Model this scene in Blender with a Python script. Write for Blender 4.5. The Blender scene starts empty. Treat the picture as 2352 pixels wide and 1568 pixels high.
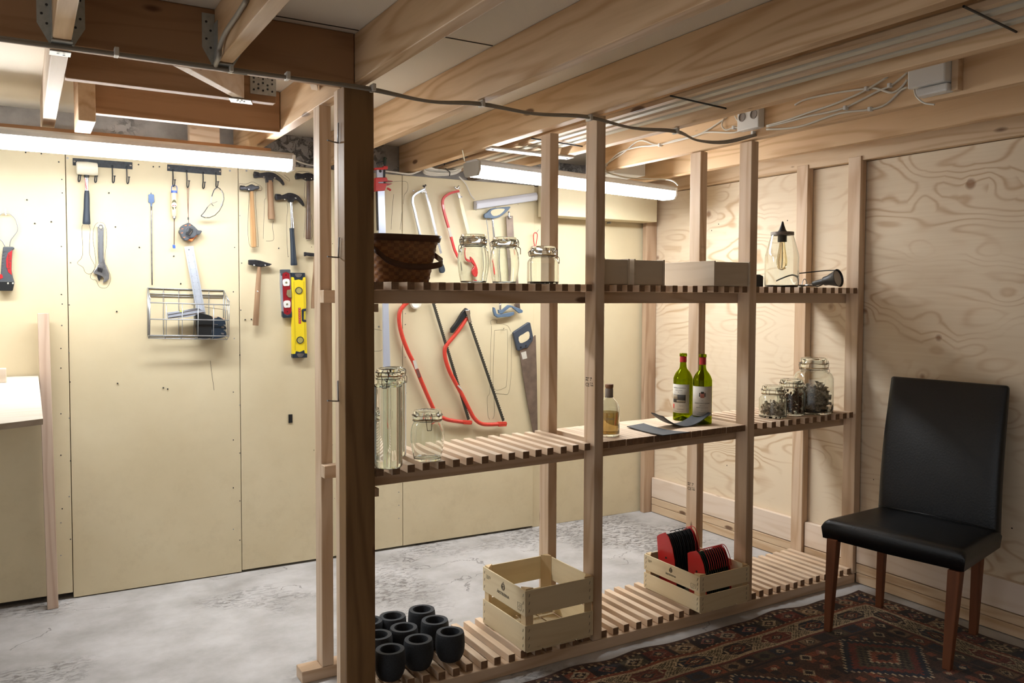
import bpy, bmesh, math, random
import numpy as np
from mathutils import Vector, Matrix, noise
random.seed(7)
S = bpy.context.scene
C = S.collection
PI = math.pi
# ------------------------------------------------------------------ camera
W_, H_ = 2352, 1568
FPX, YAW, PIT, ROL, CY = 1897.4, math.radians(30.6675), math.radians(2.3223), math.radians(.2027), 756.38
EYE = Vector((0, 0, 1.42))
_F = Vector((math.sin(YAW), math.cos(YAW), 0)); _R = Vector((math.cos(YAW), -math.sin(YAW), 0)); _U = Vector((0, 0, 1))
_f = math.cos(PIT)*_F - math.sin(PIT)*_U; _u = math.cos(PIT)*_U + math.sin(PIT)*_F
_r = math.cos(ROL)*_R + math.sin(ROL)*_u; _u = math.cos(ROL)*_u - math.sin(ROL)*_R
cam = bpy.data.cameras.new('camera'); camo = bpy.data.objects.new('camera', cam); C.objects.link(camo)
cam.sensor_fit = 'HORIZONTAL'; cam.sensor_width = 36; cam.lens = FPX/W_*36; cam.shift_y = -27.62/W_; cam.clip_start = .02
M = Matrix((_r, _u, -_f)).transposed().to_4x4(); M.translation = EYE
camo.matrix_world = M
S.camera = camo
# ------------------------------------------------------------------ colour management, world
S.view_settings.view_transform = 'Standard'; S.view_settings.look = 'None'; S.view_settings.gamma = 1
S.view_settings.use_curve_mapping = False
S.view_settings.exposure = 0.12
wd = bpy.data.worlds.new('world'); S.world = wd; wd.use_nodes = True
# added world fill: neutral and strong from the left, dim and warm behind viewer
_t = wd.node_tree; _c = _t.nodes.new('ShaderNodeTexCoord'); _s = _t.nodes.new('ShaderNodeSeparateXYZ'); _t.links.new(_c.outputs['Generated'], _s.inputs[0])
_m = _t.nodes.new('ShaderNodeMapRange'); _m.interpolation_type = 'SMOOTHSTEP'; _t.links.new(_s.outputs[0], _m.inputs[0])
for _i, _v in ((1, -.5), (2, -.95), (3, 0.), (4, 1.)): _m.inputs[_i].default_value = _v
_r1 = _t.nodes.new('ShaderNodeValToRGB'); _t.links.new(_m.outputs[0], _r1.inputs[0])
_r1.color_ramp.elements[0].color = (.15, .11, .07, 1); _r1.color_ramp.elements[1].color = (.93, .96, 1., 1)
_t.links.new(_r1.outputs[0], _t.nodes['Background'].inputs[0]); _t.nodes['Background'].inputs[1].default_value = .72
LAMP = 51.0       # emission of the two tube lamps

# ------------------------------------------------------------------ measuring helpers (rays of the photograph's camera hitting real planes)
def ray(x, y): return _r*((x-1176)/FPX) - _u*((y-CY)/FPX) + _f
def onx(x, y, X): d = ray(x, y); return EYE + d*(X/d.x)
def ony(x, y, Y): d = ray(x, y); return EYE + d*(Y/d.y)
def onz(x, y, z): d = ray(x, y); return EYE + d*((z-EYE.z)/d.z)
WN = Vector((-.029, -1, 0)).normalized()      # the back wall's normal, into the room
def wally(x, off=0): return 4.322-off-.029*x
def onw(x, y, off=0): d = ray(x, y); return EYE + d*((4.322-off)/(d.y+.029*d.x))
def crop(ox, oy, s): return lambda pts: [(ox+a*s, oy+b*s) for a, b in pts]

# ------------------------------------------------------------------ mesh helpers
class MB:
    def __init__(s): s.v = []; s.f = []; s.mi = []; s.m = 0
    def add(s, vs, fs):
        n = len(s.v); s.v += [tuple(v) for v in vs]; s.f += [tuple(i+n for i in f) for f in fs]; s.mi += [s.m]*len(fs); return s
    def box(s, x0, x1, y0, y1, z0, z1):
        return s.hexa([(x0,y0,z0),(x1,y0,z0),(x1,y1,z0),(x0,y1,z0),(x0,y0,z1),(x1,y0,z1),(x1,y1,z1),(x0,y1,z1)])
    def hexa(s, p): return s.add(p, [(0,3,2,1),(4,5,6,7),(0,1,5,4),(1,2,6,5),(2,3,7,6),(3,0,4,7)])
    def obox(s, c, ax, ay, az):    # centre and three half-vectors
        c, ax, ay, az = Vector(c), Vector(ax), Vector(ay), Vector(az)
        return s.hexa([c-ax-ay-az, c+ax-ay-az, c+ax+ay-az, c-ax+ay-az, c-ax-ay+az, c+ax-ay+az, c+ax+ay+az, c-ax+ay+az])
    def beam(s, a, b, w, h, up=(0,0,1)):
        a, b = Vector(a), Vector(b); d = (b-a); u = Vector(up); sd = d.cross(u).normalized(); u = sd.cross(d).normalized()
        return s.obox((a+b)/2, d/2, sd*(w/2), u*(h/2))
    def prism(s, front, back):
        n = len(front)
        return s.add(list(front)+list(back), [tuple(range(n)), tuple(range(2*n-1, n-1, -1))]+[(i, i+n, (i+1) % n+n, (i+1) % n) for i in range(n)])
    def tube(s, pts, r, n=8, closed=False, sq=None):
        pts = [Vector(p) for p in pts]; N = len(pts); R = r if isinstance(r, (list, tuple)) else [r]*N
        T = []
        for i in range(N):
            a = pts[(i-1) % N] if (closed or i > 0) else pts[i]; b = pts[(i+1) % N] if (closed or i < N-1) else pts[i]
            t = (b-a); T.append(t.normalized() if t.length > 1e-9 else Vector((0,0,1)))
        u = T[0].orthogonal().normalized() if sq is None else (Vector(sq)-T[0]*Vector(sq).dot(T[0])).normalized()
        vs = []
        for i in range(N):
            u = (u-T[i]*u.dot(T[i])); u = u.normalized() if u.length > 1e-6 else T[i].orthogonal().normalized()
            w = T[i].cross(u)
            for k in range(n):
                a = 2*PI*k/n+(PI/4 if n == 4 else 0); vs.append(pts[i]+(u*math.cos(a)+w*math.sin(a))*R[i])
        fs = []
        for i in range(N if closed else N-1):
            j = (i+1) % N
            for k in range(n): fs.append((i*n+k, i*n+(k+1) % n, j*n+(k+1) % n, j*n+k))
        if not closed: fs += [tuple(range(n-1, -1, -1)), tuple(range((N-1)*n, N*n))]
        return s.add(vs, fs)
    def lathe(s, prof, c=(0,0,0), n=32, ax=None, cap=True):
        c = Vector(c); ax = Vector(ax or (0,0,1)).normalized(); u = ax.orthogonal().normalized() if abs(ax.z) < .999 else Vector((1,0,0)); w = ax.cross(u)
        vs = [c+ax*z+(u*math.cos(2*PI*k/n)+w*math.sin(2*PI*k/n))*max(r, 1e-5) for r, z in prof for k in range(n)]
        fs = [(i*n+k, i*n+(k+1) % n, (i+1)*n+(k+1) % n, (i+1)*n+k) for i in range(len(prof)-1) for k in range(n)]
        if cap: fs += [tuple(range(n-1, -1, -1)), tuple(range((len(prof)-1)*n, len(prof)*n))]
        return s.add(vs, fs)
    def grid(s, P):          # P[i][j] rows of points
        a, b = len(P), len(P[0]); vs = [p for r in P for p in r]
        return s.add(vs, [(i*b+j, i*b+j+1, (i+1)*b+j+1, (i+1)*b+j) for i in range(a-1) for j in range(b-1)])
    def sheet(s, P, th):     # closed thick sheet from a grid, thickness vector th
        th = Vector(th); a, b = len(P), len(P[0]); n = a*b
        vs = [Vector(p) for r in P for p in r]; vs = vs+[v+th for v in vs]
        fs = [(i*b+j, i*b+j+1, (i+1)*b+j+1, (i+1)*b+j) for i in range(a-1) for j in range(b-1)]
        fs += [tuple(q+n for q in f[::-1]) for f in fs]
        ring = [(0, j) for j in range(b)]+[(i, b-1) for i in range(1, a)]+[(a-1, j) for j in range(b-2, -1, -1)]+[(i, 0) for i in range(a-2, 0, -1)]
        R = [i*b+j for i, j in ring]
        fs += [(R[k+1 if k+1 < len(R) else 0], R[k], R[k]+n, R[k+1 if k+1 < len(R) else 0]+n) for k in range(len(R))]
        return s.add(vs, fs)
    def build(s, name, mat, parent=None, loc=None, smooth=False, bevel=0, seg=2, fixn=True):
        o0 = Vector(parent.get('_w', (0,0,0))) if parent else Vector(loc or (0,0,0))
        me = bpy.data.meshes.new(name); me.from_pydata([tuple(Vector(v)-o0) for v in s.v], [], s.f)
        mats = mat if isinstance(mat, (list, tuple)) else [mat]
        for m in mats: me.materials.append(m)
        if len(mats) > 1: me.polygons.foreach_set('material_index', s.mi)
        if fixn:
            bm = bmesh.new(); bm.from_mesh(me); bmesh.ops.recalc_face_normals(bm, faces=bm.faces); bm.to_mesh(me); bm.free()
        o = bpy.data.objects.new(name, me); C.objects.link(o)
        o['_w'] = tuple(o0)
        if parent: o.parent = parent
        else: o.location = o0
        if smooth: me.shade_smooth(); 
        if smooth and smooth != 2: me.set_sharp_from_angle(angle=math.radians(40))
        if bevel:
            b = o.modifiers.new('bevel', 'BEVEL'); b.width = bevel; b.segments = seg; b.limit_method = 'ANGLE'; b.angle_limit = math.radians(40)
        return o
def smoothpts(pts, k=4, closed=False):
    pts = [Vector(p) for p in pts]; n = len(pts); out = []
    for i in range(n if closed else n-1):
        g = lambda j: pts[j % n] if closed else pts[min(max(j, 0), n-1)]
        a, b, c, d = g(i-1), g(i), g(i+1), g(i+2)
        for q in range(k):
            t = q/k; out.append(.5*((2*b)+(c-a)*t+(2*a-5*b+4*c-d)*t*t+(3*b-a-3*c+d)*t**3))
    if not closed: out.append(pts[-1])
    return out
def smooth2(pts, k=4, closed=True): return [(p.x, p.y) for p in smoothpts([(a, b, 0) for a, b in pts], k, closed)]
def tag(o, label=None, cat=None, group=None, kind=None):
    if label: o['label'] = label
    if cat: o['category'] = cat
    if group: o['group'] = group
    if kind: o['kind'] = kind
    return o
def thing(name, label, cat, loc=(0,0,0), group=None):
    o = bpy.data.objects.new(name, None); C.objects.link(o); o.location = loc; o['_w'] = tuple(loc); o.empty_display_size = .05
    return tag(o, label, cat, group)
def struct(o): o['kind'] = 'structure'; return o
def text(body, size, mat, parent, origin, xd, yd, name='lettering', ext=.0002, align='LEFT'):
    cu = bpy.data.curves.new('t', 'FONT'); cu.body = body; cu.size = size; cu.extrude = ext; cu.align_x = align
    ob = bpy.data.objects.new('t', cu); C.objects.link(ob); bpy.context.view_layer.update()
    me = bpy.data.meshes.new_from_object(ob.evaluated_get(bpy.context.evaluated_depsgraph_get()))
    bpy.data.objects.remove(ob); xd = Vector(xd).normalized(); yd = Vector(yd).normalized(); zd = xd.cross(yd); o0 = Vector(parent.get('_w', (0,0,0)))
    for v in me.vertices: v.co = Vector(origin)+xd*v.co.x+yd*v.co.y+zd*v.co.z-o0
    me.materials.clear(); me.materials.append(mat); me.name = name
    o = bpy.data.objects.new(name, me); C.objects.link(o); o['_w'] = tuple(o0); o.parent = parent; return o
# on the back wall
def wpoly(mb, px, off, th): return mb.prism([onw(x, y, off+th) for x, y in px], [onw(x, y, off+th)-WN*th for x, y in px])
def wtube(mb, px, off, r, n=8, closed=False, k=4):
    return mb.tube(smoothpts([onw(x, y, off) for x, y in px], k, closed), r, n, closed)

# ------------------------------------------------------------------ materials
MAT = {}
def lin(c): return tuple(((x/255)/12.92 if x/255 <= .04045 else ((x/255+.055)/1.055)**2.4) for x in c)+(1,)
def newmat(name):
    m = bpy.data.materials.new(name); m.use_nodes = True; nt = m.node_tree; b = nt.nodes['Principled BSDF']; MAT[name] = m
    return m, nt, b
def N(nt, t, **k):
    n = nt.nodes.new(t)
    for a, v in k.items():
        if a.startswith('i_'):
            key = a[2:]; key = int(key) if key.isdigit() else key.replace('_', ' '); n.inputs[key].default_value = v
        else: setattr(n, a, v)
    return n
def L(nt, a, b): nt.links.new(a, b)
def ramp(nt, fac, stops, interp='LINEAR'):
    r = nt.nodes.new('ShaderNodeValToRGB'); r.color_ramp.interpolation = interp; e = r.color_ramp.elements
    while len(e) < len(stops): e.new(.5)
    for q, (p, c) in zip(e, stops): q.position = p; q.color = c if len(c) == 4 else lin(c)
    L(nt, fac, r.inputs[0]); return r.outputs[0]
def mix(nt, fac, a, b, mode='MIX'):
    m = nt.nodes.new('ShaderNodeMix'); m.data_type = 'RGBA'; m.blend_type = mode
    for i, v in ((0, fac), (6, a), (7, b)):
        if hasattr(v, 'links') or isinstance(v, bpy.types.NodeSocket): L(nt, v, m.inputs[i])
        else: m.inputs[i].default_value = v
    return m.outputs[2]
def math_(nt, op, a, b=None, c=None):
    m = nt.nodes.new('ShaderNodeMath'); m.operation = op
    for i, v in enumerate((a, b, c)):
        if v is None: continue
        if isinstance(v, bpy.types.NodeSocket): L(nt, v, m.inputs[i])
        else: m.inputs[i].default_value = v
    return m.outputs[0]
def plain(name, col, rough=.5, metal=0, spec=.5, noise_=0, nscale=60, bump=0, coat=0):
    m, nt, b = newmat(name); c = lin(col); b.inputs['Base Color'].default_value = c
    b.inputs['Roughness'].default_value = rough; b.inputs['Metallic'].default_value = metal; b.inputs['Specular IOR Level'].default_value = spec
    b.inputs['Coat Weight'].default_value = coat
    tc = N(nt, 'ShaderNodeTexCoord'); nz = N(nt, 'ShaderNodeTexNoise', i_Scale=nscale, i_Detail=4.); L(nt, tc.outputs['Object'], nz.inputs['Vector'])
    if noise_:
        k = noise_; dk = tuple(x*(1-k) for x in c[:3])+(1,); lt = tuple(min(1, x*(1+k)) for x in c[:3])+(1,)
        L(nt, ramp(nt, nz.outputs[0], [(.3, dk), (.7, lt)]), b.inputs['Base Color'])
    if bump:
        bp = N(nt, 'ShaderNodeBump', i_Strength=bump, i_Distance=.002); L(nt, nz.outputs[0], bp.inputs['Height']); L(nt, bp.outputs[0], b.inputs['Normal'])
    return m
def pine(name, axis, light=(214,190,164), dark=(188,156,124), knotc=(92,58,38), seed=0., knots=True, rough=.55, contrast=.55):
    m, nt, b = newmat(name)
    tc = N(nt, 'ShaderNodeTexCoord'); oi = N(nt, 'ShaderNodeObjectInfo')
    sc = [7., 7., 7.]; sc[axis] = .55
    off = N(nt, 'ShaderNodeVectorMath', operation='SCALE'); cv = N(nt, 'ShaderNodeCombineXYZ')
    for i in range(3): L(nt, oi.outputs['Random'], cv.inputs[i])
    L(nt, cv.outputs[0], off.inputs[0]); off.inputs['Scale'].default_value = 13.7+seed
    ad = N(nt, 'ShaderNodeVectorMath', operation='ADD'); L(nt, tc.outputs['Object'], ad.inputs[0]); L(nt, off.outputs[0], ad.inputs[1])
    # low-frequency warp so that the rings wander
    wn = N(nt, 'ShaderNodeTexNoise', i_Scale=1.3, i_Detail=2.); L(nt, ad.outputs[0], wn.inputs['Vector'])
    ws = N(nt, 'ShaderNodeVectorMath', operation='SCALE'); L(nt, wn.outputs['Color'], ws.inputs[0]); ws.inputs['Scale'].default_value = .06
    wa = N(nt, 'ShaderNodeVectorMath', operation='ADD'); L(nt, ad.outputs[0], wa.inputs[0]); L(nt, ws.outputs[0], wa.inputs[1])
    ml = N(nt, 'ShaderNodeVectorMath', operation='MULTIPLY'); L(nt, wa.outputs[0], ml.inputs[0]); ml.inputs[1].default_value = sc
    n1 = N(nt, 'ShaderNodeTexNoise', i_Scale=1., i_Detail=1.5); L(nt, ml.outputs[0], n1.inputs['Vector'])
    rg = math_(nt, 'SINE', math_(nt, 'MULTIPLY', n1.outputs[0], 55.)); rg = math_(nt, 'MULTIPLY_ADD', rg, .5, .5)
    rg = math_(nt, 'POWER', rg, 2.2)
    n2 = N(nt, 'ShaderNodeTexNoise', i_Scale=14., i_Detail=4.); L(nt, ml.outputs[0], n2.inputs['Vector'])
    n3 = N(nt, 'ShaderNodeTexNoise', i_Scale=.6, i_Detail=2.); L(nt, ml.outputs[0], n3.inputs['Vector'])
    f = math_(nt, 'MULTIPLY', rg, contrast); f = math_(nt, 'MULTIPLY_ADD', math_(nt, 'SUBTRACT', n2.outputs[0], .5), .5, f)
    f = math_(nt, 'MULTIPLY_ADD', math_(nt, 'SUBTRACT', n3.outputs[0], .5), .8, f)
    col = ramp(nt, f, [(.0, light), (.85, dark)])
    if knots:
        ks = [9., 9., 9.]; ks[axis] = 3.2
        mk = N(nt, 'ShaderNodeVectorMath', operation='MULTIPLY'); L(nt, wa.outputs[0], mk.inputs[0]); mk.inputs[1].default_value = ks
        vo = N(nt, 'ShaderNodeTexVoronoi', i_Scale=1.); vo.inputs['Randomness'].default_value = 1.; L(nt, mk.outputs[0], vo.inputs['Vector'])
        sel = N(nt, 'ShaderNodeSeparateColor'); L(nt, vo.outputs['Color'], sel.inputs[0])
        rad = math_(nt, 'MULTIPLY', sel.outputs[0], .11)
        kk = N(nt, 'ShaderNodeMapRange'); kk.clamp = True
        L(nt, math_(nt, 'SUBTRACT', vo.outputs['Distance'], rad), kk.inputs[0]); kk.inputs[1].default_value = .05; kk.inputs[2].default_value = 0.; kk.inputs[3].default_value = 0.; kk.inputs[4].default_value = .85
        pick = math_(nt, 'GREATER_THAN', sel.outputs[1], .3)
        col = mix(nt, math_(nt, 'MULTIPLY', kk.outputs[0], pick), col, lin(knotc))
    hs = N(nt, 'ShaderNodeHueSaturation'); L(nt, col, hs.inputs['Color'])
    L(nt, math_(nt, 'MULTIPLY_ADD', oi.outputs['Random'], .16, .93), hs.inputs['Value'])
    L(nt, hs.outputs[0], b.inputs['Base Color']); b.inputs['Roughness'].default_value = rough; b.inputs['Specular IOR Level'].default_value = .3
    bp = N(nt, 'ShaderNodeBump', i_Strength=.12, i_Distance=.002); L(nt, n2.outputs[0], bp.inputs['Height']); L(nt, bp.outputs[0], b.inputs['Normal'])
    return m
JST = pine('joist_pine_y', 1, (216,184,146), (182,142,100), seed=17); ENDSHADE = plain('slat_end_grain_shaded', (128,98,72), .75, noise_=.2, nscale=60)  # end grain, with the shade of the slat fronts put into its colour
PX = pine('pine_along_x', 0); PY = pine('pine_along_y', 1); PZ = pine('pine_along_z', 2)
PLX = pine('pale_pine_x', 0, (220,208,192), (200,182,160), knots=False, contrast=.35)
PLY_ = pine('pale_pine_y', 1, (232,214,196), (212,186,158), seed=3, contrast=.35)
OLDX = pine('old_pine_x', 0, (172,134,100), (138,98,66), seed=5, contrast=.4)
OLDY = pine('old_pine_y', 1, (214,188,156), (184,146,108), seed=5, contrast=.5)
CRT = pine('crate_wood_x', 0, (222,206,172), (204,182,142), seed=9, contrast=.25); CRTY = pine('crate_wood_y', 1, (222,206,172), (204,182,142), seed=8, contrast=.25); CRTZ = pine('crate_wood_z', 2, (214,190,150), (196,164,120), seed=8, contrast=.25)
BOXW = pine('thin_board_y', 1, (200,186,166), (178,160,136), seed=2, contrast=.3); BOXX = pine('thin_board_x', 0, (200,186,166), (178,160,136), seed=2, contrast=.3)
POSTW = pine('old_post_wood', 2, (140,108,72), (108,80,50), seed=4, contrast=.5)
HANDLE = pine('handle_wood_z', 2, (196,160,116), (160,118,74), seed=1, knots=False); HANDLED = pine('worn_handle_wood_z', 2, (150,120,92), (112,84,60), seed=1, knots=False)
LEGW = pine('chair_leg_wood', 2, (126,76,48), (98,58,36), seed=6, knots=False, contrast=.4)

def plywood():
    m, nt, b = newmat('spruce_plywood')
    tc = N(nt, 'ShaderNodeTexCoord'); ml = N(nt, 'ShaderNodeVectorMath', operation='MULTIPLY'); L(nt, tc.outputs['Object'], ml.inputs[0]); ml.inputs[1].default_value = (1., 1.1, 3.9)
    # knots attract the rings: distance to sparse points added to the ring field
    mk = N(nt, 'ShaderNodeVectorMath', operation='MULTIPLY'); L(nt, tc.outputs['Object'], mk.inputs[0]); mk.inputs[1].default_value = (0., 5.2, 5.2)
    vo = N(nt, 'ShaderNodeTexVoronoi', i_Scale=1.); L(nt, mk.outputs[0], vo.inputs['Vector'])
    near = N(nt, 'ShaderNodeMapRange'); L(nt, vo.outputs['Distance'], near.inputs[0]); near.inputs[1].default_value = 0; near.inputs[2].default_value = .45; near.inputs[3].default_value = .10; near.inputs[4].default_value = 0
    n1 = N(nt, 'ShaderNodeTexNoise', i_Scale=1.25, i_Detail=1.0, i_Distortion=.1); L(nt, ml.outputs[0], n1.inputs['Vector'])
    fld = math_(nt, 'ADD', n1.outputs[0], near.outputs[0])
    rg = math_(nt, 'SINE', math_(nt, 'MULTIPLY', fld, 92.)); rg = math_(nt, 'POWER', math_(nt, 'MULTIPLY_ADD', rg, .5, .5), 4.)
    n4 = N(nt, 'ShaderNodeTexNoise', i_Scale=2.2, i_Detail=1.); L(nt, tc.outputs['Object'], n4.inputs['Vector'])
    amp = N(nt, 'ShaderNodeMapRange'); L(nt, n4.outputs[0], amp.inputs[0]); amp.inputs[1].default_value = .38; amp.inputs[2].default_value = .62; amp.inputs[3].default_value = .05; amp.inputs[4].default_value = .6
    mf = N(nt, 'ShaderNodeVectorMath', operation='MULTIPLY'); L(nt, tc.outputs['Object'], mf.inputs[0]); mf.inputs[1].default_value = (4., 4., 90.)
    n2 = N(nt, 'ShaderNodeTexNoise', i_Scale=1., i_Detail=3.); L(nt, mf.outputs[0], n2.inputs['Vector'])
    f = math_(nt, 'MULTIPLY', rg, amp.outputs[0]); f = math_(nt, 'MULTIPLY_ADD', math_(nt, 'SUBTRACT', n2.outputs[0], .5), .35, f)
    n3 = N(nt, 'ShaderNodeTexNoise', i_Scale=.9, i_Detail=2.); L(nt, tc.outputs['Object'], n3.inputs['Vector'])
    f = math_(nt, 'MULTIPLY_ADD', math_(nt, 'SUBTRACT', n3.outputs[0], .5), .6, f)
    col = ramp(nt, f, [(0., (227,210,184)), (.8, (190,157,120))])
    sel = N(nt, 'ShaderNodeSeparateColor'); L(nt, vo.outputs['Color'], sel.inputs[0])
    rad = math_(nt, 'MULTIPLY_ADD', sel.outputs[0], .06, .05)
    d = math_(nt, 'SUBTRACT', vo.outputs['Distance'], rad)
    kk = N(nt, 'ShaderNodeMapRange'); L(nt, d, kk.inputs[0]); kk.inputs[1].default_value = .05; kk.inputs[2].default_value = -.01; kk.inputs[3].default_value = 0; kk.inputs[4].default_value = .75
    col = mix(nt, math_(nt, 'MULTIPLY', kk.outputs[0], math_(nt, 'GREATER_THAN', sel.outputs[1], .2)), col, lin((138,96,66)))
    vs = N(nt, 'ShaderNodeTexVoronoi', i_Scale=1.); ms = N(nt, 'ShaderNodeVectorMath', operation='MULTIPLY'); L(nt, tc.outputs['Object'], ms.inputs[0]); ms.inputs[1].default_value = (0., 9., 9.); L(nt, ms.outputs[0], vs.inputs['Vector'])
    s2 = N(nt, 'ShaderNodeSeparateColor'); L(nt, vs.outputs['Color'], s2.inputs[0])
    dot = math_(nt, 'MULTIPLY', math_(nt, 'LESS_THAN', vs.outputs['Distance'], .032), math_(nt, 'GREATER_THAN', s2.outputs[0], .45))
    col = mix(nt, dot, col, lin((60,46,34)))
    L(nt, col, b.inputs['Base Color']); b.inputs['Roughness'].default_value = .6; b.inputs['Specular IOR Level'].default_value = .25
    return m
PLYW = plywood()
def yellow_panel():
    m, nt, b = newmat('cream_wall_panel'); tc = N(nt, 'ShaderNodeTexCoord')
    n1 = N(nt, 'ShaderNodeTexNoise', i_Scale=1.6, i_Detail=6., i_Roughness=.62); L(nt, tc.outputs['Object'], n1.inputs['Vector'])
    col = ramp(nt, n1.outputs[0], [(.25, (206,191,156)), (.7, (219,206,174))])
    # scuffs: low down more often
    n2 = N(nt, 'ShaderNodeTexNoise', i_Scale=9., i_Detail=5., i_Roughness=.75); L(nt, tc.outputs['Object'], n2.inputs['Vector'])
    sx = N(nt, 'ShaderNodeSeparateXYZ'); L(nt, tc.outputs['Object'], sx.inputs[0])
    low = N(nt, 'ShaderNodeMapRange'); L(nt, sx.outputs[2], low.inputs[0]); low.inputs[1].default_value = 1.; low.inputs[2].default_value = .2; low.inputs[3].default_value = .0; low.inputs[4].default_value = .22
    sc = ramp(nt, n2.outputs[0], [(.50, (0,0,0)), (.72, (255,255,255))])
    col = mix(nt, math_(nt, 'MULTIPLY', sc, low.outputs[0]), col, lin((176,160,126)))
    vo = N(nt, 'ShaderNodeTexVoronoi', i_Scale=14.); L(nt, tc.outputs['Object'], vo.inputs['Vector'])
    s2 = N(nt, 'ShaderNodeSeparateColor'); L(nt, vo.outputs['Color'], s2.inputs[0])
    dot = math_(nt, 'MULTIPLY', math_(nt, 'LESS_THAN', vo.outputs['Distance'], .05), math_(nt, 'GREATER_THAN', s2.outputs[1], .86))
    col = mix(nt, dot, col, lin((120,108,86)))
    L(nt, col, b.inputs['Base Color']); b.inputs['Roughness'].default_value = .42; b.inputs['Specular IOR Level'].default_value = .3
    bp = N(nt, 'ShaderNodeBump', i_Strength=.05, i_Distance=.003); L(nt, n2.outputs[0], bp.inputs['Height']); L(nt, bp.outputs[0], b.inputs['Normal'])
    return m
YEL = yellow_panel()
def concrete(name, lo, hi, bumpy, cracks):
    m, nt, b = newmat(name); tc = N(nt, 'ShaderNodeTexCoord')
    n1 = N(nt, 'ShaderNodeTexNoise', i_Scale=3.2, i_Detail=9., i_Roughness=.62); L(nt, tc.outputs['Object'], n1.inputs['Vector'])
    col = ramp(nt, n1.outputs[0], [(.32, lo), (.62, hi)])
    n5 = N(nt, 'ShaderNodeTexNoise', i_Scale=1.1, i_Detail=3.); L(nt, tc.outputs['Object'], n5.inputs['Vector'])
    pa = N(nt, 'ShaderNodeMapRange'); L(nt, n5.outputs[0], pa.inputs[0]); pa.inputs[1].default_value = .53; pa.inputs[2].default_value = .62
    st = N(nt, 'ShaderNodeVectorMath', operation='MULTIPLY'); L(nt, tc.outputs['Object'], st.inputs[0]); st.inputs[1].default_value = (26., 48., 26.)
    n6 = N(nt, 'ShaderNodeTexNoise', i_Scale=1., i_Detail=8., i_Roughness=.7, i_Distortion=.6); L(nt, st.outputs[0], n6.inputs['Vector'])
    chip = N(nt, 'ShaderNodeMapRange'); L(nt, n6.outputs[0], chip.inputs[0]); chip.inputs[1].default_value = .50; chip.inputs[2].default_value = .60
    chipm = math_(nt, 'MULTIPLY', pa.outputs[0], chip.outputs[0])
    col = mix(nt, math_(nt, 'MULTIPLY', chipm, .75), col, lin((104,98,92)))
    ht = math_(nt, 'MULTIPLY_ADD', chipm, -2.2, n1.outputs[0])
    if cracks:
        wv = N(nt, 'ShaderNodeTexNoise', i_Scale=2.5, i_Detail=6.); L(nt, tc.outputs['Object'], wv.inputs['Vector'])
        wsc = N(nt, 'ShaderNodeVectorMath', operation='SCALE'); L(nt, wv.outputs['Color'], wsc.inputs[0]); wsc.inputs['Scale'].default_value = .5
        wad = N(nt, 'ShaderNodeVectorMath', operation='ADD'); L(nt, tc.outputs['Object'], wad.inputs[0]); L(nt, wsc.outputs[0], wad.inputs[1])
        wm = N(nt, 'ShaderNodeVectorMath', operation='MULTIPLY'); L(nt, wad.outputs[0], wm.inputs[0]); wm.inputs[1].default_value = (.9, 3., 1.)
        vo = N(nt, 'ShaderNodeTexVoronoi', feature='DISTANCE_TO_EDGE', i_Scale=1.1); L(nt, wm.outputs[0], vo.inputs['Vector'])
        n7 = N(nt, 'ShaderNodeTexNoise', i_Scale=2.); L(nt, tc.outputs['Object'], n7.inputs['Vector'])
        cr = math_(nt, 'MULTIPLY', math_(nt, 'LESS_THAN', vo.outputs['Distance'], .0035), math_(nt, 'GREATER_THAN', n7.outputs[0], .56))
        col = mix(nt, math_(nt, 'MULTIPLY', cr, .5), col, lin((92,86,82))); ht = math_(nt, 'MULTIPLY_ADD', cr, -1.5, ht)
    L(nt, col, b.inputs['Base Color']); b.inputs['Roughness'].default_value = .85; b.inputs['Specular IOR Level'].default_value = .2
    bp = N(nt, 'ShaderNodeBump', i_Strength=bumpy, i_Distance=.006); L(nt, ht, bp.inputs['Height']); L(nt, bp.outputs[0], b.inputs['Normal'])
    return m
FLOORM = concrete('bare_concrete_floor', (160,157,154), (192,190,190), .5, True)
CONC = concrete('rough_concrete_wall', (138,132,126), (184,177,170), 1., True)
CEILM = plain('fibre_ceiling_board', (232,222,206), .9, noise_=.06, nscale=400, bump=.15)
def glass(name, col=(1,1,1,1), rough=0.):
    m, nt, b = newmat(name); g = N(nt, 'ShaderNodeBsdfGlass', i_Color=col, i_Roughness=rough, i_IOR=1.47); nt.nodes.remove(b)
    L(nt, g.outputs[0], nt.nodes['Material Output'].inputs[0]); return m
GLASS = glass('clear_jar_glass', (.97,.985,.975,1)); GREEN = glass('green_bottle_glass', (.62,.68,.10,1)); AMBER = glass('amber_bulb_glass', (.98,.92,.78,1))
LIQ = glass('amber_liquid', (.66,.54,.32,1))
def emit(name, col, s):
    m, nt, b = newmat(name); b.inputs['Emission Color'].default_value = col; b.inputs['Emission Strength'].default_value = s; b.inputs['Base Color'].default_value = (.8,.8,.8,1); return m
DIFF = emit('lit_diffuser', (.95,.98,1,1), LAMP)
WHP = plain('white_plastic', (226,226,224), .4); WHM = plain('white_enamel_metal', (206,206,206), .35, noise_=.03); GREYM = plain('grey_painted_metal', (170,166,158), .45)
BLK = plain('black_plastic', (22,24,26), .45, bump=.1, nscale=300); BLKM = plain('black_iron', (48,52,58), .5, metal=.3, noise_=.3, nscale=90, bump=.2)
STEEL = plain('worn_steel', (150,150,152), .35, metal=.85, noise_=.25, nscale=50); DSTEEL = plain('dark_steel', (62,62,66), .4, metal=.7, noise_=.35, nscale=60)
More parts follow.
